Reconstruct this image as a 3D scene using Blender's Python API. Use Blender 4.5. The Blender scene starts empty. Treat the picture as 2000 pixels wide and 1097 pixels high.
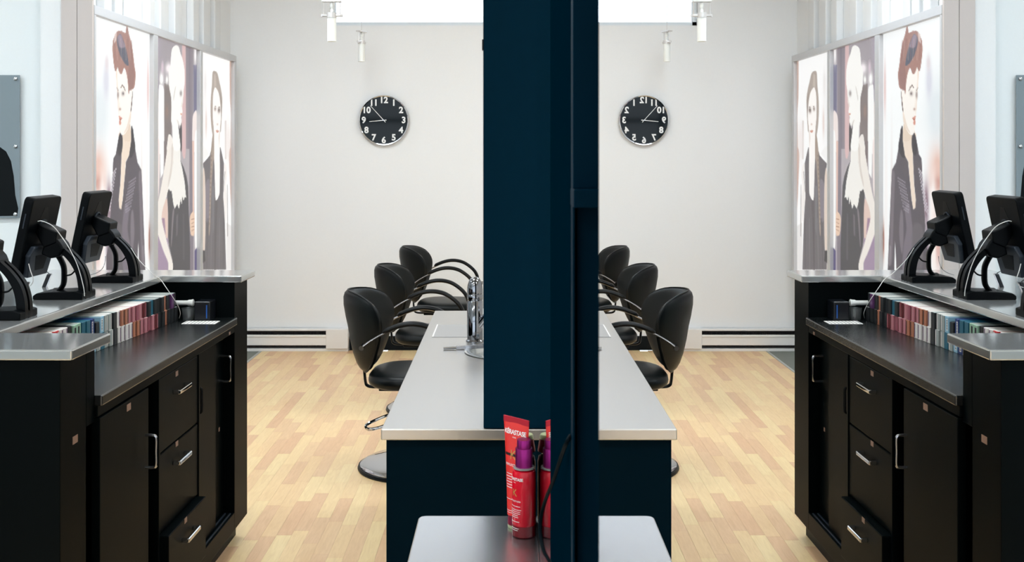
import bpy, bmesh, math, random
import numpy as np
from mathutils import Vector, Matrix
R = random.Random(7)
S = bpy.context.scene
C = S.collection
PI = math.pi

# ------------------------------------------------------------------ camera
cam_d = bpy.data.cameras.new('camera'); cam = bpy.data.objects.new('camera', cam_d); C.objects.link(cam)
cam.location = (0, 0, 1.6); cam.rotation_euler = (PI/2, 0, 0)
cam_d.sensor_width = 36; cam_d.lens = 36
cam_d.shift_x = 0.0055; cam_d.shift_y = -0.12425
cam_d.clip_start = 0.01; cam_d.clip_end = 200
cam_d.dof.use_dof = True; cam_d.dof.focus_distance = 4.6; cam_d.dof.aperture_fstop = 18
S.camera = cam

# ------------------------------------------------------------------ world, exposure
W = bpy.data.worlds.new('sky'); S.world = W; W.use_nodes = True
bg = W.node_tree.nodes['Background']
bg.inputs[0].default_value = (0.80, 0.90, 1.0, 1); bg.inputs[1].default_value = 3.0
vs = S.view_settings
vs.view_transform = 'Standard'; vs.look = 'None'; vs.exposure = 0.0; vs.gamma = 1.0; vs.use_curve_mapping = False
S.cycles.use_denoising = True
S.cycles.max_bounces = 7; S.cycles.diffuse_bounces = 3; S.cycles.glossy_bounces = 5; S.cycles.transmission_bounces = 4
S.cycles.caustics_reflective = False; S.cycles.caustics_refractive = False
S.cycles.sample_clamp_indirect = 6.0
LAMP = 22.0          # strength of the added, unseen ceiling diffusers

# ------------------------------------------------------------------ materials
def lin(c):
    return tuple(((v/255)/12.92 if v/255 <= 0.04045 else ((v/255+0.055)/1.055)**2.4) for v in c)
MATS = {}
def mat(name, rgb=(128,128,128), rough=0.5, metal=0.0, spec=0.5, noise=0.0, nscale=40, bump=0.0, bscale=200,
        trans=0.0, ior=1.45, emit=None, estr=0.0, coat=0.0, stretch=None, aniso=0.0):
    m = bpy.data.materials.new(name); m.use_nodes = True
    nt = m.node_tree; b = nt.nodes['Principled BSDF']
    col = lin(rgb)
    b.inputs['Base Color'].default_value = (*col, 1)
    b.inputs['Roughness'].default_value = rough; b.inputs['Metallic'].default_value = metal
    b.inputs['Specular IOR Level'].default_value = spec
    b.inputs['Transmission Weight'].default_value = trans; b.inputs['IOR'].default_value = ior
    b.inputs['Coat Weight'].default_value = coat
    b.inputs['Anisotropic'].default_value = aniso
    if emit: b.inputs['Emission Color'].default_value = (*lin(emit), 1); b.inputs['Emission Strength'].default_value = estr
    if noise or bump:
        tc = nt.nodes.new('ShaderNodeTexCoord'); mp = nt.nodes.new('ShaderNodeMapping')
        nt.links.new(tc.outputs['Object'], mp.inputs[0])
        if stretch: mp.inputs['Scale'].default_value = stretch
        if noise:
            n = nt.nodes.new('ShaderNodeTexNoise'); n.inputs['Scale'].default_value = nscale; n.inputs['Detail'].default_value = 4
            nt.links.new(mp.outputs[0], n.inputs['Vector'])
            mx = nt.nodes.new('ShaderNodeMixRGB'); mx.blend_type = 'MIX'
            mx.inputs[1].default_value = (*[min(1, v*(1-noise)) for v in col], 1)
            mx.inputs[2].default_value = (*[min(1, v*(1+noise)) for v in col], 1)
            nt.links.new(n.outputs['Fac'], mx.inputs[0]); nt.links.new(mx.outputs[0], b.inputs['Base Color'])
        if bump:
            n2 = nt.nodes.new('ShaderNodeTexNoise'); n2.inputs['Scale'].default_value = bscale; n2.inputs['Detail'].default_value = 3
            nt.links.new(mp.outputs[0], n2.inputs['Vector'])
            bp = nt.nodes.new('ShaderNodeBump'); bp.inputs['Strength'].default_value = bump; bp.inputs['Distance'].default_value = 0.002
            nt.links.new(n2.outputs['Fac'], bp.inputs['Height']); nt.links.new(bp.outputs[0], b.inputs['Normal'])
    MATS[name] = m
    return m
mat('wall_white', (239,240,241), 0.75, noise=0.015, nscale=90, bump=0.15, bscale=350)
mat('wall_cool', (236,240,241), 0.75, noise=0.015, nscale=90, bump=0.12, bscale=350)
mat('ceiling_white', (240,240,238), 0.9, noise=0.02)
mat('pilaster', (206,196,192), 0.6, noise=0.03, nscale=200)
mat('groove', (60,55,54), 0.8)
mat('alu', (205,205,207), 0.42, metal=0.35, noise=0.02)
mat('batten', (225,226,227), 0.6)
mat('grey_tile', (120,124,116), 0.5, noise=0.08, nscale=20)
mat('strip_metal', (200,200,198), 0.35, metal=0.6)
mat('heater_white', (236,234,232), 0.45)
mat('heater_dark', (70,66,66), 0.6, noise=0.5, nscale=60)
mat('rubber_black', (8,14,18), 0.45, spec=0.15)
mat('navy', (0,28,43), 0.6, spec=0.03, noise=0.10, nscale=30, bump=0.05)
mat('navy_dark', (0,17,26), 0.6, spec=0.03,
     noise=0.10, nscale=30)
mat('desk_black', (3,7,8), 0.42, spec=0.05,
     noise=0.12, nscale=40, bump=0.04)
mat('laminate_black', (9,13,14), 0.27, spec=1.0, noise=0.25, nscale=6, stretch=(6,1,1))
mat('steel', (188,190,190), 0.12, metal=0.72, noise=0.05, nscale=14, bump=0.02, bscale=60)
mat('steel_brushed', (190,186,181), 0.32, metal=1.0, noise=0.03, nscale=12, bump=0.03, bscale=120, stretch=(1,0.05,1))
mat('chrome', (196,197,200), 0.06, metal=1.0)
mat('handle_metal', (160,160,164), 0.22, metal=1.0)
mat('black_plastic', (3,5,7), 0.33, spec=0.09)
mat('black_plastic_soft', (3,5,7), 0.42, spec=0.08)
mat('grey_plastic', (40,47,56), 0.35, spec=0.3)
mat('vinyl', (6,11,12), 0.36, spec=0.24, bump=0.08, bscale=500)
mat('arm_rubber', (6,8,10), 0.4, spec=0.2)
mat('black_metal', (7,9,11), 0.4, spec=0.2)
mat('mirror', (246,247,248), 0.0, metal=1.0)
mat('mirror_back', (30,34,36), 0.6)
mat('cable_white', (225,222,218), 0.5)
mat('cable_black', (3,12,17), 0.6, spec=0.03)
mat('steel_shelf', (182,182,183), 0.27, metal=1.0, noise=0.05, nscale=14, bump=0.02, bscale=60)
mat('clock_face', (4,13,17), 0.05, spec=0.22)
mat('chrome_dark', (128,130,135), 0.07, metal=1.0)
mat('navy_flat', (0,20,31), 1.0, spec=0.0)
mat('white_paint', (240,240,240), 0.5)
mat('print_white', (246,240,238), 0.5)
mat('print_gold', (196,150,80), 0.4, metal=0.2)
mat('print_black', (35,10,16), 0.5)
mat('grey_acrylic', (128,141,148), 0.12, noise=0.04, nscale=3)
mat('silhouette', (5,10,13), 0.3, spec=0.15)
mat('paper', (232,230,226), 0.7)
mat('paper_line', (120,120,120), 0.7)
mat('sticker', (150,120,105), 0.6, noise=0.1)
mat('frost', (248,250,247), 0.5)
mat('lamp_metal', (215,212,210), 0.3, metal=0.7)
mat('clear_plastic', (235,240,240), 0.08, trans=0.9)
mat('mat_film', (150,147,145), 0.5, spec=0.3)
mat('led_blue', (30,80,150), 0.4, emit=(40,110,200), estr=0.12)
mat('device_black', (14,17,22), 0.3)
mat('tube_red', (226,52,48), 0.32, noise=0.03)
mat('tube_crimp', (178,22,44), 0.3)
mat('bottle_red', (222,8,38), 0.12, spec=0.3)
mat('bottle_dark', (40,8,11), 0.3, spec=0.05)
mat('bottle_base', (110,2,18), 0.1, spec=0.4)
mat('magenta', (128,16,96), 0.28, metal=0.7)
mat('maroon_cap', (118,28,52), 0.4, spec=0.15)
mat('cap_green', (176,184,140), 0.4)
mat('rim_clear', (235,225,225), 0.06, trans=0.7)
mat('added_lamp_diffuser', (255,255,255), 0.6, emit=(239,249,255), estr=LAMP)
mat('window_frame', (232,238,242), 0.5)
mat('mullion', (60,66,74), 0.5)
mat('glass', (250,252,255), 0.0, trans=1.0, ior=1.0)
mat('body_white', (235,235,232), 0.4)
def wood():
    m = bpy.data.materials.new('wood_strip'); m.use_nodes = True; nt = m.node_tree; b = nt.nodes['Principled BSDF']
    N = nt.nodes.new; L = nt.links.new
    oi = N('ShaderNodeObjectInfo'); ge = N('ShaderNodeNewGeometry')
    ad = N('ShaderNodeMath'); ad.operation = 'ADD'; L(oi.outputs['Random'], ad.inputs[0]); L(ge.outputs['Random Per Island'], ad.inputs[1])
    fr = N('ShaderNodeMath'); fr.operation = 'FRACT'; L(ad.outputs[0], fr.inputs[0])
    cr = N('ShaderNodeValToRGB'); e = cr.color_ramp
    e.elements[0].position = 0; e.elements[0].color = (*lin((234,189,146)), 1)
    e.elements[1].position = 1; e.elements[1].color = (*lin((253,225,172)), 1)
    for p, c in ((0.25,(240,200,156)), (0.45,(246,209,159)), (0.7,(250,217,165))):
        x = e.elements.new(p); x.color = (*lin(c), 1)
    L(fr.outputs[0], cr.inputs[0])
    geo = N('ShaderNodeMapping'); L(ge.outputs['Position'], geo.inputs[0]); geo.inputs['Scale'].default_value = (14, 1.6, 1)
    n = N('ShaderNodeTexNoise'); n.inputs['Scale'].default_value = 5; n.inputs['Detail'].default_value = 6; n.inputs['Distortion'].default_value = 1.2
    L(geo.outputs[0], n.inputs['Vector'])
    mx = N('ShaderNodeMixRGB'); mx.blend_type = 'MULTIPLY'; mx.inputs[0].default_value = 0.6
    r2 = N('ShaderNodeValToRGB'); r2.color_ramp.elements[0].position = 0.3; r2.color_ramp.elements[0].color = (0.86,0.80,0.72,1)
    r2.color_ramp.elements[1].position = 0.65; r2.color_ramp.elements[1].color = (1,1,1,1)
    L(n.outputs['Fac'], r2.inputs[0]); L(cr.outputs[0], mx.inputs[1]); L(r2.outputs[0], mx.inputs[2]); L(mx.outputs[0], b.inputs['Base Color'])
    b.inputs['Roughness'].default_value = 0.33; b.inputs['Specular IOR Level'].default_value = 0.45
    MATS['wood'] = m
wood()
def vcol_mat():
    m = bpy.data.materials.new('backlit_print'); m.use_nodes = True; nt = m.node_tree; b = nt.nodes['Principled BSDF']
    a = nt.nodes.new('ShaderNodeAttribute'); a.attribute_name = 'print'
    nt.links.new(a.outputs['Color'], b.inputs['Emission Color']); b.inputs['Emission Strength'].default_value = 0.86
    mx = nt.nodes.new('ShaderNodeMixRGB'); mx.blend_type = 'MULTIPLY'; mx.inputs[0].default_value = 1; mx.inputs[2].default_value = (.15,.15,.15,1)
    nt.links.new(a.outputs['Color'], mx.inputs[1]); nt.links.new(mx.outputs[0], b.inputs['Base Color'])
    b.inputs['Roughness'].default_value = 0.25; b.inputs['Specular IOR Level'].default_value = 0.3
    MATS['print'] = m; m.cycles.emission_sampling = 'NONE'
vcol_mat()

# ------------------------------------------------------------------ mesh helpers
class MB:
    def __init__(s): s.v = []; s.f = []; s.smooth = []
    def add(s, vs, fs, smooth=False):
        o = len(s.v); s.v += [tuple(v) for v in vs]
        s.f += [tuple(i+o for i in f) for f in fs]; s.smooth += [smooth]*len(fs)
        return s
    def box(s, x0, x1, y0, y1, z0, z1, bev=0.0):
        bm = bmesh.new(); bmesh.ops.create_cube(bm, size=1)
        for v in bm.verts:
            v.co = ((x0+x1)/2+v.co.x*(x1-x0), (y0+y1)/2+v.co.y*(y1-y0), (z0+z1)/2+v.co.z*(z1-z0))
        if bev: bmesh.ops.bevel(bm, geom=list(bm.edges), offset=bev, segments=2, affect='EDGES', profile=0.5)
        return s.bm(bm)
    def bm(s, bm, smooth=False):
        bm.verts.ensure_lookup_table(); bm.verts.index_update()
        s.add([v.co[:] for v in bm.verts], [[v.index for v in f.verts] for f in bm.faces], smooth); bm.free(); return s
    def prism(s, pts, axis, a0, a1, bev=0.0, smooth=False):
        # polygon pts in the plane perpendicular to axis, extruded a0..a1
        def P(p, a): return {'x':(a,p[0],p[1]), 'y':(p[0],a,p[1]), 'z':(p[0],p[1],a)}[axis]
        bm = bmesh.new()
        A = [bm.verts.new(P(p, a0)) for p in pts]; B = [bm.verts.new(P(p, a1)) for p in pts]
        n = len(pts)
        bm.faces.new(A[::-1]); bm.faces.new(B)
        for i in range(n): bm.faces.new((A[i], A[(i+1)%n], B[(i+1)%n], B[i]))
        bmesh.ops.recalc_face_normals(bm, faces=bm.faces)
        if bev: bmesh.ops.bevel(bm, geom=list(bm.edges), offset=bev, segments=2, affect='EDGES', profile=0.5)
        return s.bm(bm, smooth)
    def lathe(s, prof, cx=0, cy=0, n=32, cz=0):
        vs = []; fs = []
        for r, z in prof:
            for k in range(n):
                a = 2*PI*k/n; vs.append((cx+r*math.cos(a), cy+r*math.sin(a), cz+z))
        for i in range(len(prof)-1):
            for k in range(n):
                fs.append((i*n+k, i*n+(k+1)%n, (i+1)*n+(k+1)%n, (i+1)*n+k))
        fs.append(tuple(range(n))[::-1]); fs.append(tuple(range((len(prof)-1)*n, len(prof)*n)))
        return s.add(vs, fs, True)
    def tube(s, pts, r, n=8, flat=None):
        pts = [Vector(p) for p in pts]; vs = []; fs = []
        up = Vector((0,0,1)); t0 = (pts[1]-pts[0]).normalized()
        if abs(t0.dot(up)) > 0.95: up = Vector((0,1,0))
        nrm = (up - t0*up.dot(t0)).normalized()
        for i, p in enumerate(pts):
            t = (pts[min(i+1, len(pts)-1)]-pts[max(i-1, 0)]).normalized()
            nrm = (nrm - t*nrm.dot(t)).normalized(); bn = t.cross(nrm)
            rr = r[i] if isinstance(r, (list, tuple)) else r
            for k in range(n):
                a = 2*PI*k/n
                a1, a2 = (rr, rr) if not flat else (rr*flat[0], rr*flat[1])
                vs.append(p+nrm*math.cos(a)*a1+bn*math.sin(a)*a2)
        for i in range(len(pts)-1):
            for k in range(n): fs.append((i*n+k, i*n+(k+1)%n, (i+1)*n+(k+1)%n, (i+1)*n+k))
        fs.append(tuple(range(n))[::-1]); fs.append(tuple(range((len(pts)-1)*n, len(pts)*n)))
        return s.add(vs, fs, True)
    def build(s, name, m, parent=None, loc=None):
        me = bpy.data.meshes.new(name); me.from_pydata(s.v, [], s.f); me.update()
        bm = bmesh.new(); bm.from_mesh(me); bmesh.ops.recalc_face_normals(bm, faces=bm.faces); bm.to_mesh(me); bm.free()
        me.polygons.foreach_set('use_smooth', s.smooth)
        if any(s.smooth): me.set_sharp_from_angle(angle=0.75)
        o = bpy.data.objects.new(name, me); C.objects.link(o); me.materials.append(MATS[m] if isinstance(m, str) else m)
        if parent: o.parent = parent
        if loc: o.location = loc
        return o
def crv(pts, k=8, closed=False):
    pts = [Vector(p) for p in pts]; n = len(pts); out = []
    rng = range(n if closed else n-1)
    for i in rng:
        g = (lambda j: pts[j % n]) if closed else (lambda j: pts[max(0, min(n-1, j))])
        p0, p1, p2, p3 = g(i-1), g(i), g(i+1), g(i+2)
        for q in range(k):
            t = q/k
            out.append(0.5*((2*p1)+(p2-p0)*t+(2*p0-5*p1+4*p2-p3)*t*t+(3*p1-p0-3*p2+p3)*t**3))
    if not closed: out.append(pts[-1])
    return out
def tag(o, label=None, cat=None, group=None, kind=None):
    if label: o['label'] = label
    if cat: o['category'] = cat
    if group: o['group'] = group
    if kind: o['kind'] = kind
    return o
def thing(name, label, cat, loc=(0,0,0), rz=0, group=None):
    o = bpy.data.objects.new(name, None); C.objects.link(o); o.location = loc; o.rotation_euler = (0,0,rz)
    o.empty_display_size = 0.1
    return tag(o, label, cat, group)
def copy_tree(o, parent=None):
    c = o.copy(); C.objects.link(c); c.parent = parent
    for ch in list(o.children): copy_tree(ch, c)
    return c
def struct(name, mb, m, parent=None):
    o = mb.build(name, m, parent)
    if not parent: o['kind'] = 'structure'
    return o
def text_mesh(txt, size, bold=0.0, extrude=0.0, spacing=1.0):
    cu = bpy.data.curves.new('t', 'FONT'); cu.body = txt; cu.size = size; cu.align_x = 'CENTER'; cu.align_y = 'CENTER'
    cu.offset = bold; cu.extrude = extrude; cu.space_character = spacing; cu.resolution_u = 3
    o = bpy.data.objects.new('t', cu); C.objects.link(o)
    dg = bpy.context.evaluated_depsgraph_get(); me = bpy.data.meshes.new_from_object(o.evaluated_get(dg))
    v = [x.co.copy() for x in me.vertices]; f = [tuple(p.vertices) for p in me.polygons]
    bpy.data.objects.remove(o); bpy.data.curves.remove(cu); bpy.data.meshes.remove(me)
    return v, f

# ================================================================== THE ROOM
X0, X1, Y0, Y1, H = -6.0, 3.6, -4.5, 8.35, 3.7
WX = -1.98                       # where the wood floor meets the grey floor
f1 = struct('floor', MB().box(WX, X1, Y0, Y1, -0.12, -0.012), 'grey_tile')
struct('floor_grey_tile', MB().box(X0, WX-0.02, Y0, Y1, -0.12, 0.0), 'grey_tile')
struct('trim_1', MB().box(WX-0.02, WX, Y0, Y1, -0.12, 0.003), 'strip_metal')
struct('ceiling', MB().box(X0, X1, Y0, Y1, H, H+0.1), 'ceiling_white')
# back wall with the high window opening
WA, WB, WZ0, WZ1 = -1.44, 1.55, 2.645, 3.4
bw = MB(); T = 0.22
bw.box(X0, WA, Y1, Y1+T, 0, H); bw.box(WB, X1, Y1, Y1+T, 0, H)
bw.box(WA, WB, Y1, Y1+T, 0, WZ0); bw.box(WA, WB, Y1, Y1+T, WZ1, H)
struct('wall_back', bw, 'wall_white')
wf = MB()
for a, b, c, d in ((WA, WB, WZ0, WZ0+0.035), (WA, WB, WZ1-0.035, WZ1), (WA, WA+0.035, WZ0, WZ1), (WB-0.035, WB, WZ0, WZ1)):
    wf.box(a, b, Y1+0.06, Y1+0.11, c, d)
w1 = struct('window_1', wf, 'window_frame')
MB().box(WA+0.03, WB-0.03, Y1+0.082, Y1+0.088, WZ0+0.03, WZ1-0.03).build('pane', 'glass', w1)
struct('wall_right', MB().box(X1, X1+0.1, Y0, Y1, 0, H), 'wall_white')
# storefront behind the viewer: low wall, header, piers and panes
sf = MB(); sf.box(X0, X1, Y0-0.15, Y0, 0, 0.45); sf.box(X0, X1, Y0-0.15, Y0, 3.1, H)
sf.box(X0, X0+0.4, Y0-0.15, Y0, 0.45, 3.1); sf.box(X1-0.4, X1, Y0-0.15, Y0, 0.45, 3.1)
struct('wall_front', sf, 'wall_cool')
w2 = MB()
for i in range(8):
    x = X0+0.4+i*(X1-X0-0.8)/7; w2.box(x-0.04, x+0.04, Y0-0.12, Y0-0.03, 0.45, 3.1)
w2.box(X0+0.4, X1-0.4, Y0-0.12, Y0-0.03, 2.25, 2.33)
struct('window_2', w2, 'mullion')
# left side: cool white wall facing us, pilaster, poster wall running back
YP = 5.30
struct('wall_left', MB().box(-2.42, -2.25, YP+0.02, Y1, 0, H), 'wall_white')
struct('wall_left_front', MB().box(X0, -2.30, 5.40, 5.52, 0, H), 'wall_cool')
struct('wall_far_left', MB().box(X0-0.1, X0, Y0, 5.52, 0, H), 'wall_cool')
pl = MB(); pl.box(-2.305, -2.224, YP, YP+0.14, 0, H); pl.box(-2.221, -2.143, YP, YP+0.02, 0, H)
po = struct('trim_2', pl, 'pilaster')
MB().box(-2.2245, -2.2205, YP+0.006, YP+0.019, 0, H).build('groove', 'groove', po)
# vertical battens above the posters
def Yp(px, X=2.2): return 2000*X/(989-px)
bt = [(205,219),(226,240),(243,256),(293,303),(314,330),(342,355),(378,389),(398,411),(420,431)]
for a, b in bt:
    o = MB().box(-2.25, -2.20, Yp(a), Yp(b), 2.3, H, 0.006).build('batten', 'batten', bpy.data.objects['wall_left'])
# black rubber baseboard right of the heater
struct('baseboard_back', MB().box(-1.279, X1, Y1-0.012, Y1, 0, 0.115, 0.003), 'rubber_black')

# wood floor: single strips (parts of the floor) where they can be told apart, the rest joined
unit = bpy.data.meshes.new('plank'); _m = MB().box(-.5,.5,-.5,.5,-1,0); unit.from_pydata(_m.v, [], _m.f); unit.materials.append(MATS['wood'])
SW = 0.0635; cand = []; rest = MB()
ns = int((X1-WX)/SW)+1
for i in range(ns):
    x = WX+SW*(i+.5); y = Y0-R.random()*0.4
    if x+SW/2 > X1: break
    while y < Y1:
        l = R.choice((0.30,0.36,0.42,0.48,0.55)); y2 = min(y+l, Y1); a = max(y, Y0)
        if y2-a > 0.05:
            yc = (a+y2)/2; px = 989+x*2000/yc if yc > 0.5 else -1e4
            vis = yc > 3.6 and a > 0 and px > 455 and ((px < 775 and x > -1.99) or (yc > 5.2 and px < 860)) and (x > -1.16 or yc > 4.2)
            (cand.append((x, a, y2)) if vis else rest.box(x-SW/2+.0003, x+SW/2-.0003, a, y2-.0008, -0.012, 0))
        y = y2
cand.sort(key=lambda c: -(c[2]-c[1])/((c[1]+c[2])/2)**3)
for k, (x, a, y2) in enumerate(cand):
    if k >= 300: rest.box(x-SW/2+.0003, x+SW/2-.0003, a, y2-.0008, -0.012, 0); continue
    o = bpy.data.objects.new('plank', unit); C.objects.link(o); o.parent = f1
    o.location = (x, (a+y2)/2, 0); o.scale = (SW-.0006, y2-a-.0008, 0.012)
ro = rest.build('plank_field', 'wood', f1); ro['kind'] = 'stuff'

# unseen ceiling light panels, added to light the room evenly
def added_ceiling_lamp():
    t = thing('added_ceiling_lamp', 'unseen ceiling light panel added to light the room', 'added ceiling light', (0,0,H))
    fr = MB()
    for a, b, c, d in ((-.62,.62,-.32,-.29), (-.62,.62,.29,.32), (-.62,-.59,-.29,.29), (.59,.62,-.29,.29)): fr.box(a, b, c, d, -0.05, 0)
    fr.build('frame', 'white_paint', t)
    MB().box(-.59,.59,-.29,.29,-.035,-.02).build('diffuser', 'added_lamp_diffuser', t)
    return t
cl = added_ceiling_lamp(); first = True
LL = ['far left storefront','left storefront','right storefront','left waiting area','aisle before the desk','first mirror station','left corner by the acrylic panel','reception desk','island','row of salon chairs','back right corner']
spots = [(-4.2,-2.2),(-1.6,-2.2),(1.4,-2.2),(-4.2,0.6),(-1.6,0.6),(1.6,0.6),(-4.2,3.6),(-1.0,3.4),(1.8,3.4),(-1.5,5.7),(1.6,5.7)]
for i, (x, y) in enumerate(spots):
    o = cl if i == 0 else copy_tree(cl)
    o.location = (x, y, H); o['group'] = 'added ceiling light panels'; o['label'] = 'unseen ceiling light panel added above the '+LL[i]

# ================================================================== POSTER LIGHTBOX
PX = 2.14
def to_yz(px, py, X=PX):
    Y = 2000*X/(989-px); return (Y, 1.6-(py-300)*Y/2000)
ZB, ZT = 0.60, 2.374
YN, YF = 5.323, 8.121
lb = thing('lightbox', 'tall triple backlit poster lightbox with grey frame on the left wall', 'lightbox', (-PX, YN, 0))
# three separate bays
bays = []
for px0, px1 in ((188.5, 300.8), (309, 391.6), (396.5, 458)):
    bays.append((to_yz(px0, 300)[0], to_yz(px1, 300)[0]))
def lbox(name, m, *b): 
    x0,x1,y0,y1,z0,z1 = b
    return MB().box(x0+PX, x1+PX, y0-YN, y1-YN, z0, z1, 0.003).build(name, m, lb)
zt_in = ZT-0.05
lbox('back_box', 'alu', -2.25, -2.175, YN, YF, ZB, ZT)
lbox('top_rail', 'alu', -2.175, -2.14, YN, YF, zt_in, ZT); lbox('bottom_rail', 'alu', -2.175, -2.14, YN, YF, ZB, ZB+0.05)
edges = [YN, bays[0][0], bays[0][1], bays[1][0], bays[1][1], bays[2][0], bays[2][1], YF]
for i in range(0, 8, 2): lbox('stile', 'alu', -2.175, -2.14, edges[i], edges[i+1], ZB+0.05, zt_in)
# flat prints: colours traced on the plane of the poster, held as a fine grid
def inpoly(P, poly):
    x, y = P[:,0], P[:,1]; c = np.zeros(len(P), bool); n = len(poly)
    for i in range(n):
        x0, y0 = poly[i]; x1, y1 = poly[(i+1)%n]
        if y0 == y1: continue
        m = (y0 > y) != (y1 > y)
        c ^= m & (x < (x1-x0)*(y-y0)/(y1-y0)+x0)
    return c
class Art:
    def __init__(s, bay, nu, nv, base):
        s.y0, s.y1 = bay; s.z0, s.z1 = ZB+0.05, zt_in; s.nu, s.nv = nu, nv
        Y, Z = np.meshgrid(np.linspace(s.y0, s.y1, nu), np.linspace(s.z0, s.z1, nv))
        s.Y, s.Z = Y.ravel(), Z.ravel()
        s.px = 989-2000*PX/s.Y; s.py = 300-(s.Z-1.6)*2000/s.Y
        s.P = np.stack([s.px, s.py], 1); s.c = np.zeros((len(s.px), 3)); s.c[:] = base
        s.rng = np.random.default_rng(3)
    def poly(s, zpts, org, sc, col, feather=0.0, alpha=1.0, smooth=True):
        pts = [(org[0]+x/sc, org[1]+y/sc) for x, y in zpts]
        if smooth and len(pts) > 4: pts = [(p[0], p[1]) for p in crv([(a, b, 0) for a, b in pts], 4, True)]
        acc = np.zeros(len(s.px)); offs = [(0,0)]
        f = max(feather, 0.3)
        offs = [(f*math.cos(k*2.4)*math.sqrt((k+.5)/14), f*1.6*math.sin(k*2.4)*math.sqrt((k+.5)/14)) for k in range(14)]
        for dx, dy in offs: acc += inpoly(s.P+np.array([[dx, dy]]), pts)
        a = (acc/len(offs)*alpha)[:,None]; s.c = s.c*(1-a)+np.array(col)*a
    def blob(s, zx, zy, rx, ry, org, sc, col, alpha=1.0, p=2.0):
        dx = (s.px-(org[0]+zx/sc))/(rx/sc); dy = (s.py-(org[1]+zy/sc))/(ry/sc)
        a = np.clip(1.3*np.exp(-(dx**2+dy**2)**(p/2)), 0, 1)[:,None]*alpha; s.c = s.c*(1-a)+np.array(col)*a
    def streaks(s, amt, fx=1.1, fy=0.05):
        n = np.sin(s.px*fx*3.1+1.7*np.sin(s.py*fy*2)+2*np.sin(s.px*fx*.9))*amt
        s.c = s.c+n[:,None]
    def build(s, name, parent):
        c = np.clip(s.c, 0, 255)/255
        l = np.where(c <= 0.04045, c/12.92, ((c+0.055)/1.055)**2.4)
        vs = [(-2.1665+PX, y-YN, z) for y, z in zip(s.Y, s.Z)]
        fs = []
        for j in range(s.nv-1):
            for i in range(s.nu-1):
                k = j*s.nu+i; fs.append((k, k+1, k+s.nu+1, k+s.nu))
        me = bpy.data.meshes.new(name); me.from_pydata(vs, [], fs)
        at = me.color_attributes.new('print', 'FLOAT_COLOR', 'POINT')
        d = np.ones((len(vs), 4), np.float32); d[:,:3] = l; at.data.foreach_set('color', d.ravel())
        me.materials.append(MATS['print']); o = bpy.data.objects.new(name, me); C.objects.link(o); o.parent = parent
        return o
# ---- first print: short red-brown hair, black studded jacket
A = (180, 0); B = (180, 260); k = 4.063
a = Art(bays[0], 96, 300, (250,252,252))
a.blob(95, 900, 70, 260, A, k, (226,234,238), .8); a.blob(150, 640, 22, 130, A, k, (214,214,226), .8); a.blob(155, 500, 14, 60, A, k, (226,215,218), .8)
a.blob(90, 300, 55, 170, B, k, (228,182,166), .85); a.blob(95, 400, 40, 60, B, k, (196,140,128), .7); a.blob(120, 560, 22, 260, B, k, (253,244,240), .9)
a.blob(172, 560, 18, 150, B, k, (128,98,112), .9); a.blob(80, 850, 40, 200, B, k, (214,160,150), .8); a.blob(165, 900, 16, 200, B, k, (120,100,118), .8); a.blob(112, 900, 14, 220, B, k, (255,246,240), .8)
a.blob(478, 700, 8, 200, A, k, (225,190,186), .8); a.blob(490, 850, 8, 130, B, k, (150,85,65), .9); a.blob(428, 600, 8, 500, B, k, (226,214,210), .6); a.blob(470, 500, 12, 500, B, k, (248,244,242), .8)
a.poly([(250,0),(345,0),(347,80),(332,170),(305,225),(300,300),(290,400),(280,520),(268,605),(253,590),(249,520),(262,400),(268,230),(268,160),(262,80)], B, k, (238,220,202), .5)
a.poly([(258,-45),(285,-20),(330,-90),(345,-10),(340,60),(300,60),(262,20)], B, k, (232,212,192), .4)
jl = [(262,-10),(248,30),(238,90),(225,168),(206,200),(197,400),(188,560),(178,740),(182,830),(150,980),(150,1100),(392,1100),(398,940),(404,846),(408,1100),(458,1100),(448,830),(440,620),(432,420),(426,290),(396,232),(376,110),(362,-30),(345,-60),(347,40),(335,165),(306,226),(300,300),(291,400),(281,520),(268,607),(253,592),(248,530),(261,400),(268,230),(270,150),(278,60),(276,-10)]
a.poly(jl, B, k, (84,76,84), .5, smooth=False)
a.poly([(345,-15),(352,-60),(366,20),(378,120),(350,190),(330,180),(347,60)], B, k, (52,47,54), .6)
a.poly([(262,-10),(280,60),(270,160),(245,170),(240,90)], B, k, (56,50,56), .6)
a.poly([(285,640),(300,560),(330,600),(318,760),(340,900),(345,1090),(285,1090),(268,860)], B, k, (122,112,124), 1.2, .8)
a.poly([(345,640),(362,620),(372,800),(352,960),(340,820)], B, k, (140,130,140), 1.0, .6)
a.poly([(196,760),(262,720),(280,860),(270,1090),(205,1090)], B, k, (98,92,98), 1.5, .8)
a.poly([(405,330),(425,320),(434,600),(442,1000),(425,1000),(412,600)], B, k, (128,118,126), 1.0, .7)
a.poly([(432,900),(446,880),(452,1040),(440,1060)], B, k, (150,142,148), .8, .6)
for i in range(13):
    for j in range(3):
        zx = 226-i*4-j*10; zy = 285+i*27+j*14
        a.blob(zx, zy, 4.5, 9, B, k, (208,202,210), .85, 3)
for i in range(11):
    for j in range(6):
        zx = 330+j*10-i*4.5+(i%2)*4; zy = 390+i*25-j*7
        if 298 < zx < 384: a.blob(zx, zy, 3.6, 6.5, B, k, (168,160,174), .8, 3)
a.poly([(225,555),(230,650),(235,720),(240,800),(247,900),(250,960),(258,1040),(275,1072),(298,1060),(322,1020),(340,960),(345,870),(356,730),(352,700),(330,735),(318,640),(300,560),(270,585),(245,545)], A, k, (253,247,240), .3)
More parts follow.
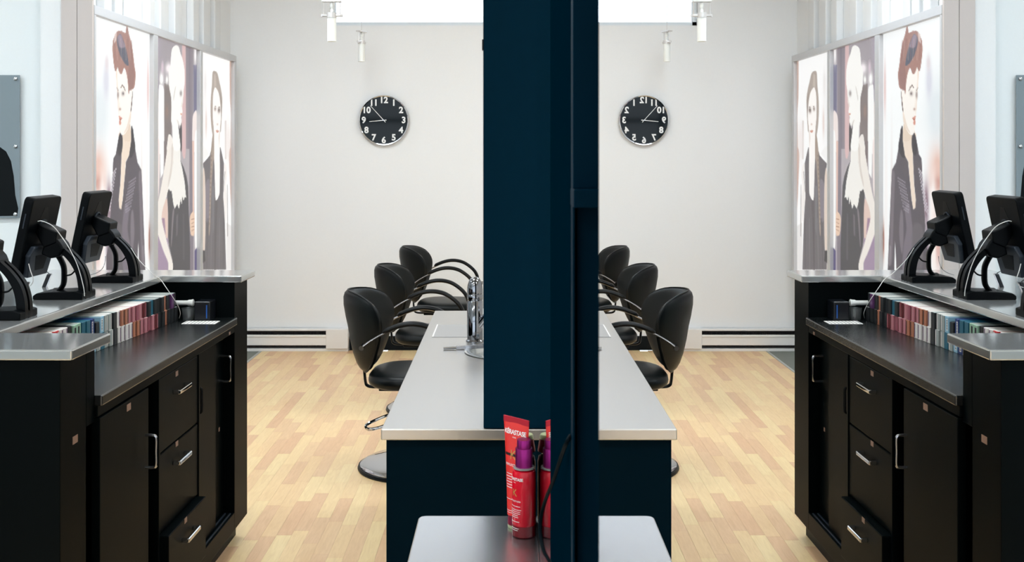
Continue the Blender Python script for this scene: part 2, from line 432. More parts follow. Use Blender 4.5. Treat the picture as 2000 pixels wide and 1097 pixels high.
a.poly([(325,1015),(342,955),(346,870),(330,930),(312,1000),(288,1060)], A, k, (232,212,194), .6, .7)
a.poly([(226,560),(234,700),(246,900),(248,860),(240,700),(234,560)], A, k, (238,214,196), .4, .8)
a.poly([(343,860),(358,715),(361,700),(352,840),(345,885)], A, k, (98,72,66), .25)
hair = [(199,400),(202,330),(214,290),(235,250),(270,245),(300,262),(306,230),(312,200),(320,225),(330,275),(350,350),(362,430),(372,520),(381,590),(374,680),(360,706),(345,705),(333,722),(326,748),(319,650),(307,575),(291,540),(275,582),(262,588),(248,562),(240,535),(226,566),(215,545),(205,470)]
a.poly(hair, A, k, (168,126,116), .4)
a.poly([(318,300),(345,370),(360,480),(372,590),(362,690),(335,715),(322,620),(330,500),(328,400)], A, k, (150,112,106), .8, .8)
a.poly([(240,290),(262,270),(282,310),(302,370),(320,460),(326,520),(302,510),(280,478),(260,440),(245,390),(234,330)], A, k, (88,92,108), .6)
a.poly([(242,290),(265,275),(290,340),(298,372),(265,380),(248,355)], A, k, (160,142,156), 1.2, .85)
for i in range(9):
    zx = 210+i*17; a.poly([(zx,300+i*4),(zx+4,300),(zx+14,480),(zx+10,480)], A, k, (205,172,158) if i % 2 else (130,92,86), .4, .45, False)
a.poly([(215,270),(235,250),(228,320),(210,350)], A, k, (226,208,202), .8, .8)
a.poly([(234,690),(246,716),(244,722),(234,700)], A, k, (90,66,58), .3); a.poly([(262,698),(275,668),(292,690),(303,722),(300,724),(288,698),(275,678),(266,704)], A, k, (92,66,58), .3, smooth=False)
a.blob(243, 752, 7, 26, A, k, (150,132,128), .8); a.blob(282, 742, 12, 18, A, k, (176,162,158), .8); a.blob(283, 742, 5, 9, A, k, (92,82,84), .8)
a.poly([(250,770),(258,860),(250,870)], A, k, (236,216,200), .6, .6); a.blob(259, 866, 7, 9, A, k, (168,128,114), .8)
a.poly([(248,918),(262,925),(277,940),(266,952),(268,978),(258,992),(250,975),(254,950)], A, k, (214,150,134), .3); a.poly([(252,945),(276,940),(264,950)], A, k, (150,84,76), .25)
a.build('print', lb)
# ---- second print: long blond hair, black sleeveless dress
A = (300, 40); B = (300, 280); k = 4.39
a = Art(bays[1], 80, 290, (176,168,172))
a.blob(170, 300, 170, 190, A, k, (158,150,156), .9); a.blob(60, 250, 30, 200, A, k, (170,160,174), .8); a.blob(60, 560, 22, 120, A, k, (134,122,142), .8)
a.poly([(44,700),(76,700),(76,1100),(44,1100)], A, k, (236,216,210), 1.2); a.poly([(80,600),(100,555),(124,590),(126,800),(124,1100),(80,1100)], A, k, (250,250,248), .7)
a.poly([(128,540),(190,560),(190,1100),(128,1100)], A, k, (124,112,110), .8); a.blob(150, 780, 12, 50, A, k, (150,120,108), .7)
a.blob(104, 500, 15, 56, A, k, (255,255,252)); a.blob(150, 508, 9, 32, A, k, (255,255,250)); a.blob(112, 400, 10, 50, A, k, (214,194,206), .9); a.blob(165, 410, 26, 44, A, k, (250,242,244), .95); a.blob(55, 735, 14, 34, A, k, (252,244,240), .9)
a.poly([(280,170),(308,185),(312,1100),(275,1100),(278,600)], A, k, (214,180,180), .8); a.poly([(310,190),(372,215),(372,1100),(312,1100)], A, k, (136,126,134), .8)
a.poly([(335,210),(350,215),(355,1100),(330,1100)], A, k, (122,112,124), 1.0, .8); a.poly([(374,380),(404,380),(404,790),(376,790)], A, k, (112,108,134), .6); a.blob(390, 290, 8, 80, A, k, (252,248,248)); a.poly([(376,800),(404,790),(404,1100),(368,1100),(366,870)], A, k, (240,226,222), .6)
a.poly([(40,-20),(86,-20),(86,330),(70,500),(45,560)], B, k, (240,226,222), .8); a.poly([(90,-20),(126,-20),(120,250),(96,300)], B, k, (250,250,248), .6); a.poly([(125,-20),(165,-20),(140,150),(128,210)], B, k, (118,104,104), .5)
a.poly([(340,-20),(374,-20),(374,1100),(340,1100)], B, k, (126,116,126), .6); a.poly([(364,-20),(380,-20),(380,600),(368,600)], B, k, (226,190,176), .5); a.poly([(384,-20),(410,-20),(410,880),(392,910),(384,700)], B, k, (250,248,246), .5); a.poly([(384,920),(412,880),(412,1100),(384,1100)], B, k, (96,88,126), .6)
a.poly([(44,760),(160,700),(160,1100),(44,1100)], B, k, (158,136,160), 1.5); a.poly([(100,560),(158,480),(160,790),(135,790),(108,680)], B, k, (224,196,184), .8); a.poly([(104,640),(130,640),(140,790),(124,740)], B, k, (140,110,140), .8, .8)
a.poly([(262,140),(290,200),(316,280),(330,370),(336,600),(346,900),(346,1100),(195,1100),(196,1000),(168,880),(160,800),(160,600),(150,400),(190,300),(220,200)], B, k, (66,62,66), .5, smooth=False)
a.poly([(150,1080),(160,1000),(178,970),(196,1005),(205,1100)], A, k, (52,48,52), .4)
a.poly([(152,1090),(164,1010),(180,980),(190,1000),(180,1000),(168,1030),(158,1100)], A, k, (242,238,236), .3); a.poly([(240,900),(258,930),(274,880),(276,1100),(262,1100)], A, k, (60,54,58), .4)
a.poly([(196,600),(212,560),(202,700),(190,870),(184,860)], B, k, (128,118,124), .7, .9); a.poly([(230,620),(245,600),(240,780),(228,800)], B, k, (116,108,114), .8, .7); a.poly([(285,600),(296,600),(300,1000),(285,1000)], B, k, (86,82,86), .8, .8)
a.poly([(160,0),(205,0),(206,110),(195,250),(165,380),(140,480),(115,560),(106,650),(130,760),(165,900),(200,1030),(196,1090),(165,1090),(160,1020),(120,920),(80,800),(50,730),(45,640),(60,560),(90,430),(110,320),(130,200),(148,80)], B, k, (238,231,223), .4)
a.poly([(160,-60),(172,-80),(190,-60),(205,0),(150,60)], B, k, (240,233,226), .4); a.poly([(190,20),(205,20),(190,240),(165,370),(160,340),(184,180)], B, k, (212,202,194), .6, .8)
a.poly([(205,-20),(260,-20),(265,150),(281,220),(300,330),(313,470),(304,455),(298,470),(290,492),(281,450),(276,522),(266,480),(252,562),(238,520),(216,560),(204,520),(190,410),(176,405),(160,385),(190,260),(205,150)], B, k, (241,238,232), .3, smooth=False)
a.poly([(185,300),(195,240),(225,212),(250,225),(265,280),(285,340),(298,420),(301,520),(291,610),(286,700),(279,740),(281,790),(271,830),(275,860),(263,902),(250,890),(242,860),(252,960),(262,1100),(205,1100),(196,920),(185,850),(188,760),(185,660),(168,560),(165,430),(180,380)], A, k, (249,247,243), .4)
a.poly([(216,590),(226,560),(214,640),(206,690),(205,660)], A, k, (200,194,188), .5, .8); a.blob(268, 625, 9, 22, A, k, (142,134,134), .9); a.poly([(286,650),(280,735),(270,742),(276,700)], A, k, (226,214,204), .4, .8); a.poly([(262,796),(280,792),(276,812),(266,806)], A, k, (214,160,138), .3); a.poly([(240,850),(262,900),(246,890),(232,850)], A, k, (216,206,198), .4, .7)
a.poly([(344,640),(362,592),(383,600),(383,770),(368,792),(350,770)], B, k, (230,198,174), .4)
for i in range(4): a.poly([(356,650+i*32),(382,642+i*32),(382,647+i*32),(358,656+i*32)], B, k, (150,104,84), .3, .8, False)
a.build('print', lb)
# ---- third print: dark vest, long plait
A = (385, 80); B = (385, 300); k = 4.767
a = Art(bays[2], 70, 280, (252,251,250))
a.blob(110, 400, 12, 120, A, k, (232,226,224), .7); a.blob(118, 760, 8, 110, A, k, (222,196,186), .8); a.blob(90, 700, 26, 300, A, k, (238,236,236), .6)
a.poly([(336,150),(352,170),(354,1100),(338,1100),(346,700),(336,500)], A, k, (196,168,156), .8); a.poly([(290,740),(304,740),(304,1100),(292,1100)], A, k, (214,204,200), .7); a.blob(320, 950, 24, 180, A, k, (240,230,226), .8)
a.poly([(60,0),(140,0),(90,90),(72,330),(60,1000)], B, k, (244,242,240), 1); a.poly([(330,0),(356,0),(362,660),(348,500),(338,300)], B, k, (206,176,164), .8); a.poly([(302,640),(360,680),(362,1080),(304,1080)], B, k, (234,231,229), .7)
a.poly([(88,92),(130,45),(152,15),(160,-20),(250,-60),(264,0),(282,92),(276,380),(290,640),(302,1080),(74,1080),(74,900),(106,900),(111,430),(108,260),(92,130)], B, k, (100,93,96), .5, smooth=False)
a.poly([(110,300),(150,250),(150,560),(128,640),(112,560)], B, k, (134,124,134), .8, .8); a.poly([(200,440),(225,440),(215,640),(205,1060),(195,1060)], B, k, (88,80,82), .8); a.poly([(172,300),(192,300),(190,700),(178,760)], B, k, (120,118,122), .7, .7)
for i in range(5): a.poly([(130+i*36,600),(138+i*36,600),(128+i*38,1070),(120+i*38,1070)], B, k, (118,112,114) if i % 2 else (82,76,78), .6, .7, False)
a.poly([(92,140),(104,170),(111,300),(113,600),(106,890),(78,905),(74,700),(78,330)], B, k, (222,204,190), .5); a.poly([(78,900),(106,900),(112,1000),(78,1020)], B, k, (52,46,48), .5); a.poly([(74,1020),(90,1020),(90,1080),(74,1080)], B, k, (236,226,220), .4)
a.poly([(282,96),(300,110),(310,200),(300,300),(312,420),(300,640),(282,480),(276,380),(292,260)], B, k, (244,238,234), .5); a.poly([(312,280),(316,300),(319,770),(314,770)], B, k, (120,110,110), .4, .8, False); a.poly([(288,160),(294,170),(280,360),(276,350)], B, k, (150,140,138), .4, .8, False)
a.poly([(192,-30),(240,-30),(243,330),(232,400),(216,431),(204,420),(199,300),(194,100)], B, k, (250,246,242), .4)
a.poly([(178,290),(205,282),(225,310),(240,380),(255,450),(266,540),(263,680),(256,800),(248,850),(192,900),(170,830),(160,700),(160,560),(172,400)], A, k, (170,156,146), .5)
a.poly([(190,320),(205,300),(212,420),(190,440)], A, k, (196,182,172), .8, .8); a.poly([(245,480),(262,560),(260,680),(252,760),(255,600)], A, k, (140,128,122), .5, .8)
a.poly([(205,432),(235,490),(250,600),(255,720),(246,830),(240,1100),(192,1100),(190,850),(179,700),(181,520),(190,455)], A, k, (253,248,244), .4)
a.poly([(240,830),(246,830),(240,1000),(232,900)], A, k, (226,214,206), .5, .8)
a.blob(201, 632, 8, 18, A, k, (150,132,124), .9); a.blob(236, 645, 11, 24, A, k, (140,122,114), .9); a.blob(237, 642, 4, 10, A, k, (70,60,58), .8); a.poly([(192,612),(206,604),(210,612)], A, k, (130,112,104), .3); a.poly([(226,618),(244,608),(246,622)], A, k, (120,102,96), .3)
a.blob(222, 775, 6, 8, A, k, (204,178,166), .8); a.poly([(208,832),(222,828),(236,840),(224,854),(212,846)], A, k, (206,150,132), .3)
a.poly([(180,870),(190,880),(190,1100),(160,1100),(168,960)], A, k, (158,140,126), .5); a.poly([(163,-10),(186,-10),(168,300),(154,700),(142,740),(150,400)], B, k, (160,142,128), .5)
for i in range(16): a.blob(168-i*1.4, 20+i*42, 4, 9, B, k, (120,102,90), .8)
a.build('print', lb)

# ---- grey acrylic panel on the cool wall
gp = thing('wall_panel', 'grey acrylic panel screwed to the white wall with a black shape on it', 'wall panel', (-2.557, 5.40, 1.262))
MB().box(-0.62, 0, -0.022, -0.014, 0, 0.751, 0.002).build('panel', 'grey_acrylic', gp)
MB().prism([(-0.62,0.0),(-0.012,0.012),(-0.006,0.05),(-0.022,0.12),(-0.03,0.22),(-0.045,0.30),(-0.07,0.35),(-0.105,0.375),(-0.15,0.385),(-0.30,0.45),(-0.40,0.62),(-0.50,0.62),(-0.62,0.50)], 'y', -0.0225, -0.022).build('black_shape', 'silhouette', gp)
for z in (0.02, 0.376, 0.731):
    for x in (-0.02, -0.60):
        m = MB(); m.lathe([(0.0,-0.001),(0.010,-0.001),(0.010,0.006),(0.006,0.009),(0.0,0.009)], n=16)
        o = m.build('screw_cap', 'chrome', gp, (x, -0.022, z)); o.rotation_euler = (PI/2, 0, 0)
        s_ = MB().lathe([(0.0,0),(0.005,0),(0.005,0.022),(0,0.022)], n=10).build('standoff', 'chrome', gp, (x, 0, z)); s_.rotation_euler = (PI/2, 0, 0)

# ================================================================== BACK WALL THINGS
# clock
RC = 0.203
ck = thing('wall_clock', 'round black wall clock with white numerals and thin silver rim', 'clock', (-0.996, Y1, 1.871))
def ylathe(prof, n=64):
    m = MB(); m.lathe(prof, n=n); m.v = [(x, -z, y) for x, y, z in m.v]; return m
ylathe([(0,0),(RC-0.006,0),(RC-0.006,0.030),(0,0.030)]).build('clock_face', 'clock_face', ck)
ylathe([(RC-0.009,0.0),(RC,0.0),(RC,0.036),(RC-0.003,0.040),(RC-0.009,0.038),(RC-0.009,0.031),(RC-0.0095,0.0)]).build('rim', 'chrome', ck)
for n in range(1, 13):
    v, f = text_mesh(str(n), 0.070, bold=0.0026, extrude=0.0005)
    an = PI/2-n*PI/6; rr = RC*0.80
    m = MB(); m.add([(p.x*0.98+rr*math.cos(an), -0.0315-p.z, p.y+rr*math.sin(an)) for p in v], f)
    m.build('numeral', 'white_paint', ck)
def hand(name, dx, dz, tail, w, y):
    L = math.hypot(dx, dz); ux, uz = dx/L, dz/L; nx, nz = -uz*w, ux*w
    m = MB(); m.prism([(-ux*tail+nx,-uz*tail+nz),(dx+nx*.6,dz+nz*.6),(dx-nx*.6,dz-nz*.6),(-ux*tail-nx,-uz*tail-nz)], 'y', y, y-0.0012)
    m.build(name, 'white_paint', ck)
hand('minute_hand', -0.109, 0.119, 0.022, 0.0028, -0.0345); hand('hour_hand', -0.117, -0.010, 0.022, 0.0034, -0.0328)
ylathe([(0,0.03),(0.004,0.03),(0.004,0.037),(0,0.037)], 12).build('pivot', 'chrome', ck)

# baseboard heater
HX1 = -1.281; HXC = -1.459; HX0 = -3.2+1.0
HX0 = -2.245
ht = thing('baseboard_heater', 'long low white baseboard heater along the back wall', 'heater', (HX1, Y1, 0))
def hb(name, m, x0, x1, d0, d1, z0, z1, bev=0.002): return MB().box(x0-HX1, x1-HX1, -d1, -d0, z0, z1, bev).build(name, m, ht)
hb('back_plate', 'heater_dark', HX0, HX1, 0.0, 0.012, 0.012, 0.178)
hb('top_lip', 'heater_white', HX0, HXC, 0.012, 0.055, 0.165, 0.180)
hb('front_panel', 'heater_white', HX0, HXC, 0.050, 0.066, 0.050, 0.130); hb('front_ridge', 'heater_white', HX0, HXC, 0.060, 0.072, 0.118, 0.136)
hb('base_strip', 'heater_white', HX0, HX1, 0.0, 0.058, 0.0, 0.022)
hb('end_cap', 'heater_white', HXC, HX1, 0.0, 0.073, 0.022, 0.182, 0.004)
fin = MB()
for i in range(60): fin.box(HX0+i*0.013-HX1, HX0+i*0.013+0.001-HX1, -0.045, -0.012, 0.035, 0.15)
o = fin.build('fin_stack', 'heater_dark', ht)

# pendant lamps
def pendant(label, loc, rz):
    t = thing('pendant_lamp', label, 'pendant lamp', loc, rz, 'small glass pendant lamps')
    # z = 0 at lower end of the glass tube
    MB().lathe([(0.0215,0),(0.0262,0),(0.0262,0.145),(0.0215,0.145),(0.0215,0.001)], n=24).build('glass_tube', 'frost', t)
    m = MB().box(-0.056,0.056,-0.012,0.012,0.145,0.160,0.003); m.lathe([(0.0,0.138),(0.029,0.138),(0.029,0.168),(0.0,0.168)], n=24); m.build('clamp', 'lamp_metal', t)
    for sx in (-1, 1): MB().tube([(sx*0.048,0,0.16),(sx*0.048,0,0.232)], 0.003, 8).build('rod', 'lamp_metal', t)
    for sx in (-1, 1): MB().lathe([(0,0.143),(0.006,0.143),(0.007,0.150),(0.006,0.160),(0,0.160)], sx*0.058, 0, 10).build('knob', 'lamp_metal', t)
    MB().box(-0.057,0.057,-0.02,0.02,0.230,0.240,0.002).build('top_plate', 'lamp_metal', t)
    MB().lathe([(0.0,0.165),(0.009,0.168),(0.010,0.18),(0.006,0.192),(0.012,0.203),(0.013,0.212),(0.010,0.224),(0.0,0.230)], n=16).build('bulb', 'frost', t)
    MB().tube([(0,0,0.24),(0,0,H-loc[2])], 0.002, 6).build('cord', 'lamp_metal', t)
pendant('small pendant lamp with glass tube hanging before the bright window corner', (-1.0225, 6.0, 2.257), 0.0)
pendant('smaller looking pendant lamp with glass tube just below the window edge above the clock', (-1.132, 8.0, 2.318), 1.25)

# ================================================================== RECEPTION DESK
DX, DY, DA = -1.0865, 2.6, -0.015
def dk(lx, ly, z=0): 
    c, s = math.cos(DA), math.sin(DA); return Vector((DX+lx*c-ly*s, DY+lx*s+ly*c, z))
desk = thing('reception_desk', 'black reception desk with sliding doors and drawers', 'desk', (DX, DY, 0), DA)
def db(name, m, *b, bev=0.002, parent=None): return MB().box(*b, bev).build(name, m, parent or desk)
FL = -0.03
db('front_wall', 'desk_black', -0.80, -0.50, 0.19, 1.71, 0.0, 1.083)
db('near_pedestal', 'desk_black', -0.80, FL-0.008, -0.02, 0.135, 0.0, 1.083)
db('near_pedestal_top', 'desk_black', -0.80, FL-0.008, 0.135, 0.19, 0.87, 1.083)
db('recessed_panel', 'desk_black', -0.80, FL-0.040, 0.135, 0.19, 0.0, 0.87)
db('sticker', 'sticker', FL-0.0085, FL-0.0072, 0.052, 0.082, 0.846, 0.866, bev=0)
db('far_pedestal', 'desk_black', -0.50, FL, 1.52, 1.71, 0.086, 1.083)
db('carcass', 'desk_black', -0.50, -0.095, 0.19, 1.52, 0.086, 0.912)
db('top_rail', 'desk_black', -0.095, FL, 0.19, 1.52, 0.882, 0.912)
db('bottom_rail', 'desk_black', -0.095, FL, 0.19, 1.52, 0.086, 0.157)
db('toe_kick', 'rubber_black', -0.50, -0.075, 0.19, 1.70, 0.0, 0.086)
db('stile', 'desk_black', -0.095, FL, 0.66, 0.675, 0.157, 0.882); db('stile', 'desk_black', -0.095, FL, 1.065, 1.08, 0.157, 0.882)
for a in (-0.085, -0.062, -0.042): db('door_track', 'grey_plastic', a-0.003, a+0.003, 1.09, 1.50, 0.156, 0.162, bev=0.001)
def u_handle(name, parent, x, y, z0, z1, out=0.032, r=0.005, m='handle_metal'):
    pts = crv([(x,y,z0),(x+out*.7,y,z0),(x+out,y,z0+0.008),(x+out,y,(z0+z1)/2),(x+out,y,z1-0.008),(x+out*.7,y,z1),(x,y,z1)], 5)
    return MB().tube(pts, r, 8).build(name, m, parent)
d1 = db('sliding_door', 'desk_black', -0.050, -0.026, 0.195, 0.56, 0.160, 0.878); u_handle('handle', d1, -0.026, 0.535, 0.640, 0.738)
d2 = db('sliding_door', 'desk_black', -0.070, -0.052, 1.085, 1.34, 0.165, 0.878); u_handle('handle', d2, -0.052, 1.115, 0.660, 0.750, 0.016, 0.005, 'black_metal')
d3 = db('sliding_door', 'desk_black', -0.092, -0.074, 1.30, 1.515, 0.165, 0.878); u_handle('handle', d3, -0.074, 1.475, 0.695, 0.795, 0.040)
def d_handle(parent, x, y0, y1, z):
    m = MB(); m.box(x, x+0.022, y0, y0+0.012, z-0.007, z+0.007, 0.002); m.box(x, x+0.022, y1-0.012, y1, z-0.007, z+0.007, 0.002)
    m.box(x+0.016, x+0.026, y0, y1, z-0.007, z+0.007, 0.003); m.build('handle', 'chrome', parent)
for z0, z1, zh, out in ((0.640,0.878,0.808,0), (0.382,0.634,0.572,0), (0.163,0.376,0.315,0.030)):
    w = db('drawer', 'desk_black', -0.094, FL-0.004+out, 0.677, 1.063, z0, z1, bev=0.003)
    d_handle(w, FL-0.004+out, 0.80, 0.925, zh)
    db('sticker', 'sticker', FL-0.005+out, FL-0.0035+out, 0.83, 0.855, zh+0.045, zh+0.062, parent=w, bev=0)
db('sticker', 'sticker', -0.0265, -0.0252, 0.385, 0.415, 0.848, 0.868, bev=0, parent=d1); db('sticker', 'sticker', FL-0.0005, FL+0.0006, 1.44, 1.46, 0.884, 0.896, bev=0)
db('sticker', 'sticker', -0.0745, -0.0735, 1.45, 1.465, 0.50, 0.515, bev=0)
# work surface and steel counter top
tag(MB().box(-0.50, -0.018, 0.19, 1.52, 0.912, 0.942, 0.004).build('work_surface', 'laminate_black', None, (DX, DY, 0)), 'black laminate work surface inside the reception desk', 'worktop').rotation_euler = (0,0,DA)
ct = MB().prism([(-0.86,-0.043),(0.002,-0.043),(0.002,0.20),(-0.322,0.20),(-0.322,1.507),(0.022-0.02,1.507),(0.002,1.715),(-0.86,1.715)], 'z', 1.083, 1.11, 0.004)
cto = tag(ct.build('steel_countertop', 'steel', None, (DX, DY, 0)), 'shiny steel countertop wrapping around the top of the reception desk', 'countertop'); cto.rotation_euler = (0,0,DA)

# tablet stands on the counter
def tablet_stand(label, lx, Yc):
    p = dk(lx, Yc-DY, 1.11)
    t = thing('tablet_stand', label, 'tablet stand', p, DA, 'tablet stands on the steel countertop')
    # local: x 0 = staff end of the foot, going negative to the customers; y across
    foot = [(-0.168,0),(0.0,0),(0.0,0.022),(-0.023,0.029),(-0.075,0.027),(-0.12,0.025),(-0.155,0.022),(-0.168,0.013)]
    MB().prism(foot, 'y', -0.055, 0.055, 0.003).build('foot', 'black_plastic_soft', t)
    outer = crv([(0,0,0),(-0.001,0.05,0),(-0.014,0.098,0),(-0.04,0.136,0),(-0.073,0.168,0),(-0.105,0.196,0)], 4)
    inner = crv([(-0.100,0.166,0),(-0.070,0.138,0),(-0.050,0.112,0),(-0.034,0.078,0),(-0.026,0.03,0),(-0.024,0.0,0)], 4)
    sh = [(q.x, q.y) for q in outer]+[(q.x, q.y) for q in inner]
    for ya, yb in ((-0.024,-0.006),(0.006,0.024)):
        MB().prism(sh, 'y', ya, yb).build('curved_arm', 'black_plastic', t)
    MB().tube(crv([(-0.105,0,0.022),(-0.088,0,0.045),(-0.085,0,0.08),(-0.088,0,0.11),(-0.105,0,0.142),(-0.12,0,0.152)], 5), [0.02]+[0.0085]*25, 10, (0.9, 1.9)).build('rear_strut', 'black_plastic', t)
    MB().tube(crv([(-0.084,0,0.075),(-0.062,0,0.079),(-0.045,0,0.096)], 5), 0.0028, 6).build('cable_clip', 'black_plastic', t)
    m = MB().prism([(-0.150,0.150),(-0.118,0.136),(-0.088,0.142),(-0.074,0.168),(-0.082,0.186),(-0.10,0.206),(-0.135,0.205)], 'y', -0.034, 0.034, 0.006)
    m.build('swivel_head', 'black_plastic', t)
    tilt = math.radians(12)
    tb = bpy.data.objects.new('tablet', None)
    bpy.data.objects.remove(tb)
    # tablet enclosure: slab in its own frame, u along its height, n = outward back normal
    def loc(u, y, n): return (-0.182+u*math.sin(tilt)+n*math.cos(tilt), y, 0.213+u*math.cos(tilt)-n*math.sin(tilt))
    def slab(u0, u1, y0, y1, n0, n1, r, bev):
        pts = []
        for cu, cy, a0 in ((u1-r,y1-r,0),(u0+r,y1-r,1),(u0+r,y0+r,2),(u1-r,y0+r,3)):
            for q in range(5):
                a = -PI/2*0 + a0*PI/2 + q*PI/8
                pts.append((cu+r*math.cos(a), cy+r*math.sin(a)))
        bm_ = MB().prism(pts, 'z', n0, n1, bev); bm_.v = [loc(u, y, n) for u, y, n in bm_.v]; return bm_
    body = slab(-0.135, 0.135, -0.105, 0.105, -0.016, 0.016, 0.016, 0.004).build('tablet_case', 'black_plastic_soft', t)
    slab(-0.120, 0.120, -0.09, 0.09, -0.0172, -0.0155, 0.005, 0).build('screen', 'clock_face', body)
    w = MB().prism([(-0.135,-0.07),(-0.06,-0.085),(-0.03,-0.06),(-0.03,0.06),(-0.06,0.085),(-0.135,0.07)], 'z', 0.0155, 0.034, 0.004); w.v = [loc(u, y, n) for u, y, n in w.v]
    w.build('lower_cover', 'grey_plastic', body)
    w = MB().prism([(-0.112,-0.03),(-0.060,-0.045),(-0.060,0.045),(-0.112,0.03)], 'z', 0.0335, 0.0346); w.v = [loc(u, y, n) for u, y, n in w.v]
    w.build('cutout', 'black_plastic', body)
    w = MB().prism([(0.048,-0.038),(0.098,-0.012),(0.098,0.012),(0.048,0.038)], 'z', 0.0155, 0.0166); w.v = [loc(u, y, n) for u, y, n in w.v]
    w.build('cutout', 'black_plastic', body)
    w = MB(); w.lathe([(0.022,0.015),(0.027,0.015),(0.027,0.021),(0.022,0.021),(0.0215,0.016)], n=24); w.v = [loc(x+0.032, y, z) for x, y, z in w.v]
    w.build('cable_ring', 'grey_plastic', body)
    w = MB().box(0.03, 0.08, -0.1065, -0.1045, -0.002, 0.002); w.v = [loc(u, y, n) for u, y, n in w.v]
    w.build('side_slot', 'grey_plastic', body)
    w = MB().prism([(0.010,0.016),(0.048,0.016),(0.032,0.085),(-0.006,0.088),(-0.03,0.05)], 'y', -0.04, 0.04, 0.005); w.v = [loc(u, y, n) for u, y, n in w.v]
    w.build('bracket', 'black_plastic', t)
    return t, loc
ts = []
for lab, Yc in (('black tablet stand farthest along the counter, before the red-haired poster', 3.925), ('middle black tablet stand with a white cable looped at its back', 3.48), ('nearest black tablet stand, cut off by the left picture edge', 3.055)):
    ts.append(tablet_stand(lab, -0.347, Yc))
def cable(name, label, pts, r, m):
    return tag(MB().tube(crv(pts, 8), r, 6).build(name, m), label, 'cable')
def ws(px, py, Y): return Vector(((px-989)*Y/2000, Y, 1.6-(py-300)*Y/2000))
cable('charging_cable', 'thin white cable looping from the back of the middle tablet down its arm', [ws(74,432,3.41), ws(84,432,3.40), ws(104,442,3.41), ws(121,463,3.42), ws(136,486,3.42), ws(152,520,3.43), ws(163,560,3.435), ws(165,578,3.435)], 0.0014, 'cable_white')
cable('charging_cable', 'thin white cable drooping from the lower cover of the middle tablet', [ws(56,515,3.40), ws(60,530,3.385), ws(65,546,3.385), ws(60,557,3.40), ws(48,561,3.43), ws(40,553,3.47)], 0.0014, 'cable_white')
cable('charging_cable', 'thin white cable running from the far tablet stand down to the work surface', [ws(256,484,3.87), ws(272,508,3.88), ws(300,536,3.88), ws(313,545,3.90), ws(325,562,3.88), ws(345,592,3.90), ws(352,610,3.97), ws(350,621,4.03)], 0.0013, 'cable_white')
cable('charging_cable', 'thin grey cable loop hanging below the far tablet onto the counter', [ws(176,537,3.98), ws(190,532,3.97), ws(200,524,3.97), ws(205,512,3.98), ws(206,500,3.99)], 0.0013, 'handle_metal')
def reader(label, px, py, Yr):
    p = ws(px, py, Yr)
    t = thing('card_reader', label, 'card reader', p, 0.3, 'small card readers on the counter')
    m = MB().prism([(-0.010,0),(0.004,0),(0.022,0.048),(0.008,0.048)], 'y', -0.012, 0.012, 0.002); m.build('reader_body', 'device_black', t)
    MB().prism([(0.0046,0),(0.0062,0),(0.0242,0.048),(0.0226,0.048)], 'y', -0.012, 0.012).build('metal_edge', 'chrome', t)
    MB().tube(crv([(0.016,0,0.046),(0.004,0,0.056),(-0.02,0.01,0.060),(-0.05,0.02,0.058)], 5), 0.0012, 6).build('lead', 'cable_black', t)
def on_counter(px, py): return 2000/((py-300)/0.49)
reader('small black card reader standing behind the middle tablet stand', 88, 560, on_counter(88,560))
reader('small black card reader partly hidden beside the nearest tablet arm', 44, 578, on_counter(44,578))

# ---- hair colour boxes in two tiers on the work surface
BC = {'red':(196,34,36),'white':(226,220,216),'black':(22,24,26),'green':(150,186,160),'teal':(26,92,112),'blue':(24,52,110),'skyblue':(150,192,214),'grey':(160,166,162),'brown':(176,112,84),'pink':(186,120,128),'mauve':(150,78,92),'darkred':(96,26,32),'dark':(30,32,34),'purple':(84,44,88),'paper':(232,228,222)}
for n_, c_ in BC.items(): mat('box_'+n_, c_, 0.45, noise=0.06, nscale=80)
def box_mesh(th, hgt, ln):
    m = MB().box(-ln, 0, -th/2, th/2, 0, hgt, 0.0012); return m
seq_up = ['red','white','red','white','white','black','green','green','teal','teal','blue','black','skyblue','grey','grey','dark','white','brown','brown','pink','pink','mauve','pink','darkred','dark','teal','dark','dark','dark','brown','dark','purple','dark']
seq_lo = ['dark','red','white','white','dark','green','teal','blue','white','blue','skyblue','grey','teal','grey','grey','dark','white','white','white','white','brown','brown','pink','pink','mauve','pink','darkred','dark','dark','brown','dark','dark','dark']
TH = 0.0285
ends = {}
def front_lx(ly): return -0.275+0.045*(ly-0.95)/0.5 if ly > 0.5 else -0.31
cols_n = {'red':'red','white':'white','black':'black','green':'pale green','teal':'teal','blue':'dark blue','skyblue':'light blue','grey':'grey','brown':'tan brown','pink':'dusty pink','mauve':'mauve','darkred':'dark red','dark':'near-black','purple':'purple'}
def ordi(n): return str(n)+('th' if 10 <= n % 100 <= 20 else {1:'st',2:'nd',3:'rd'}.get(n % 10, 'th'))
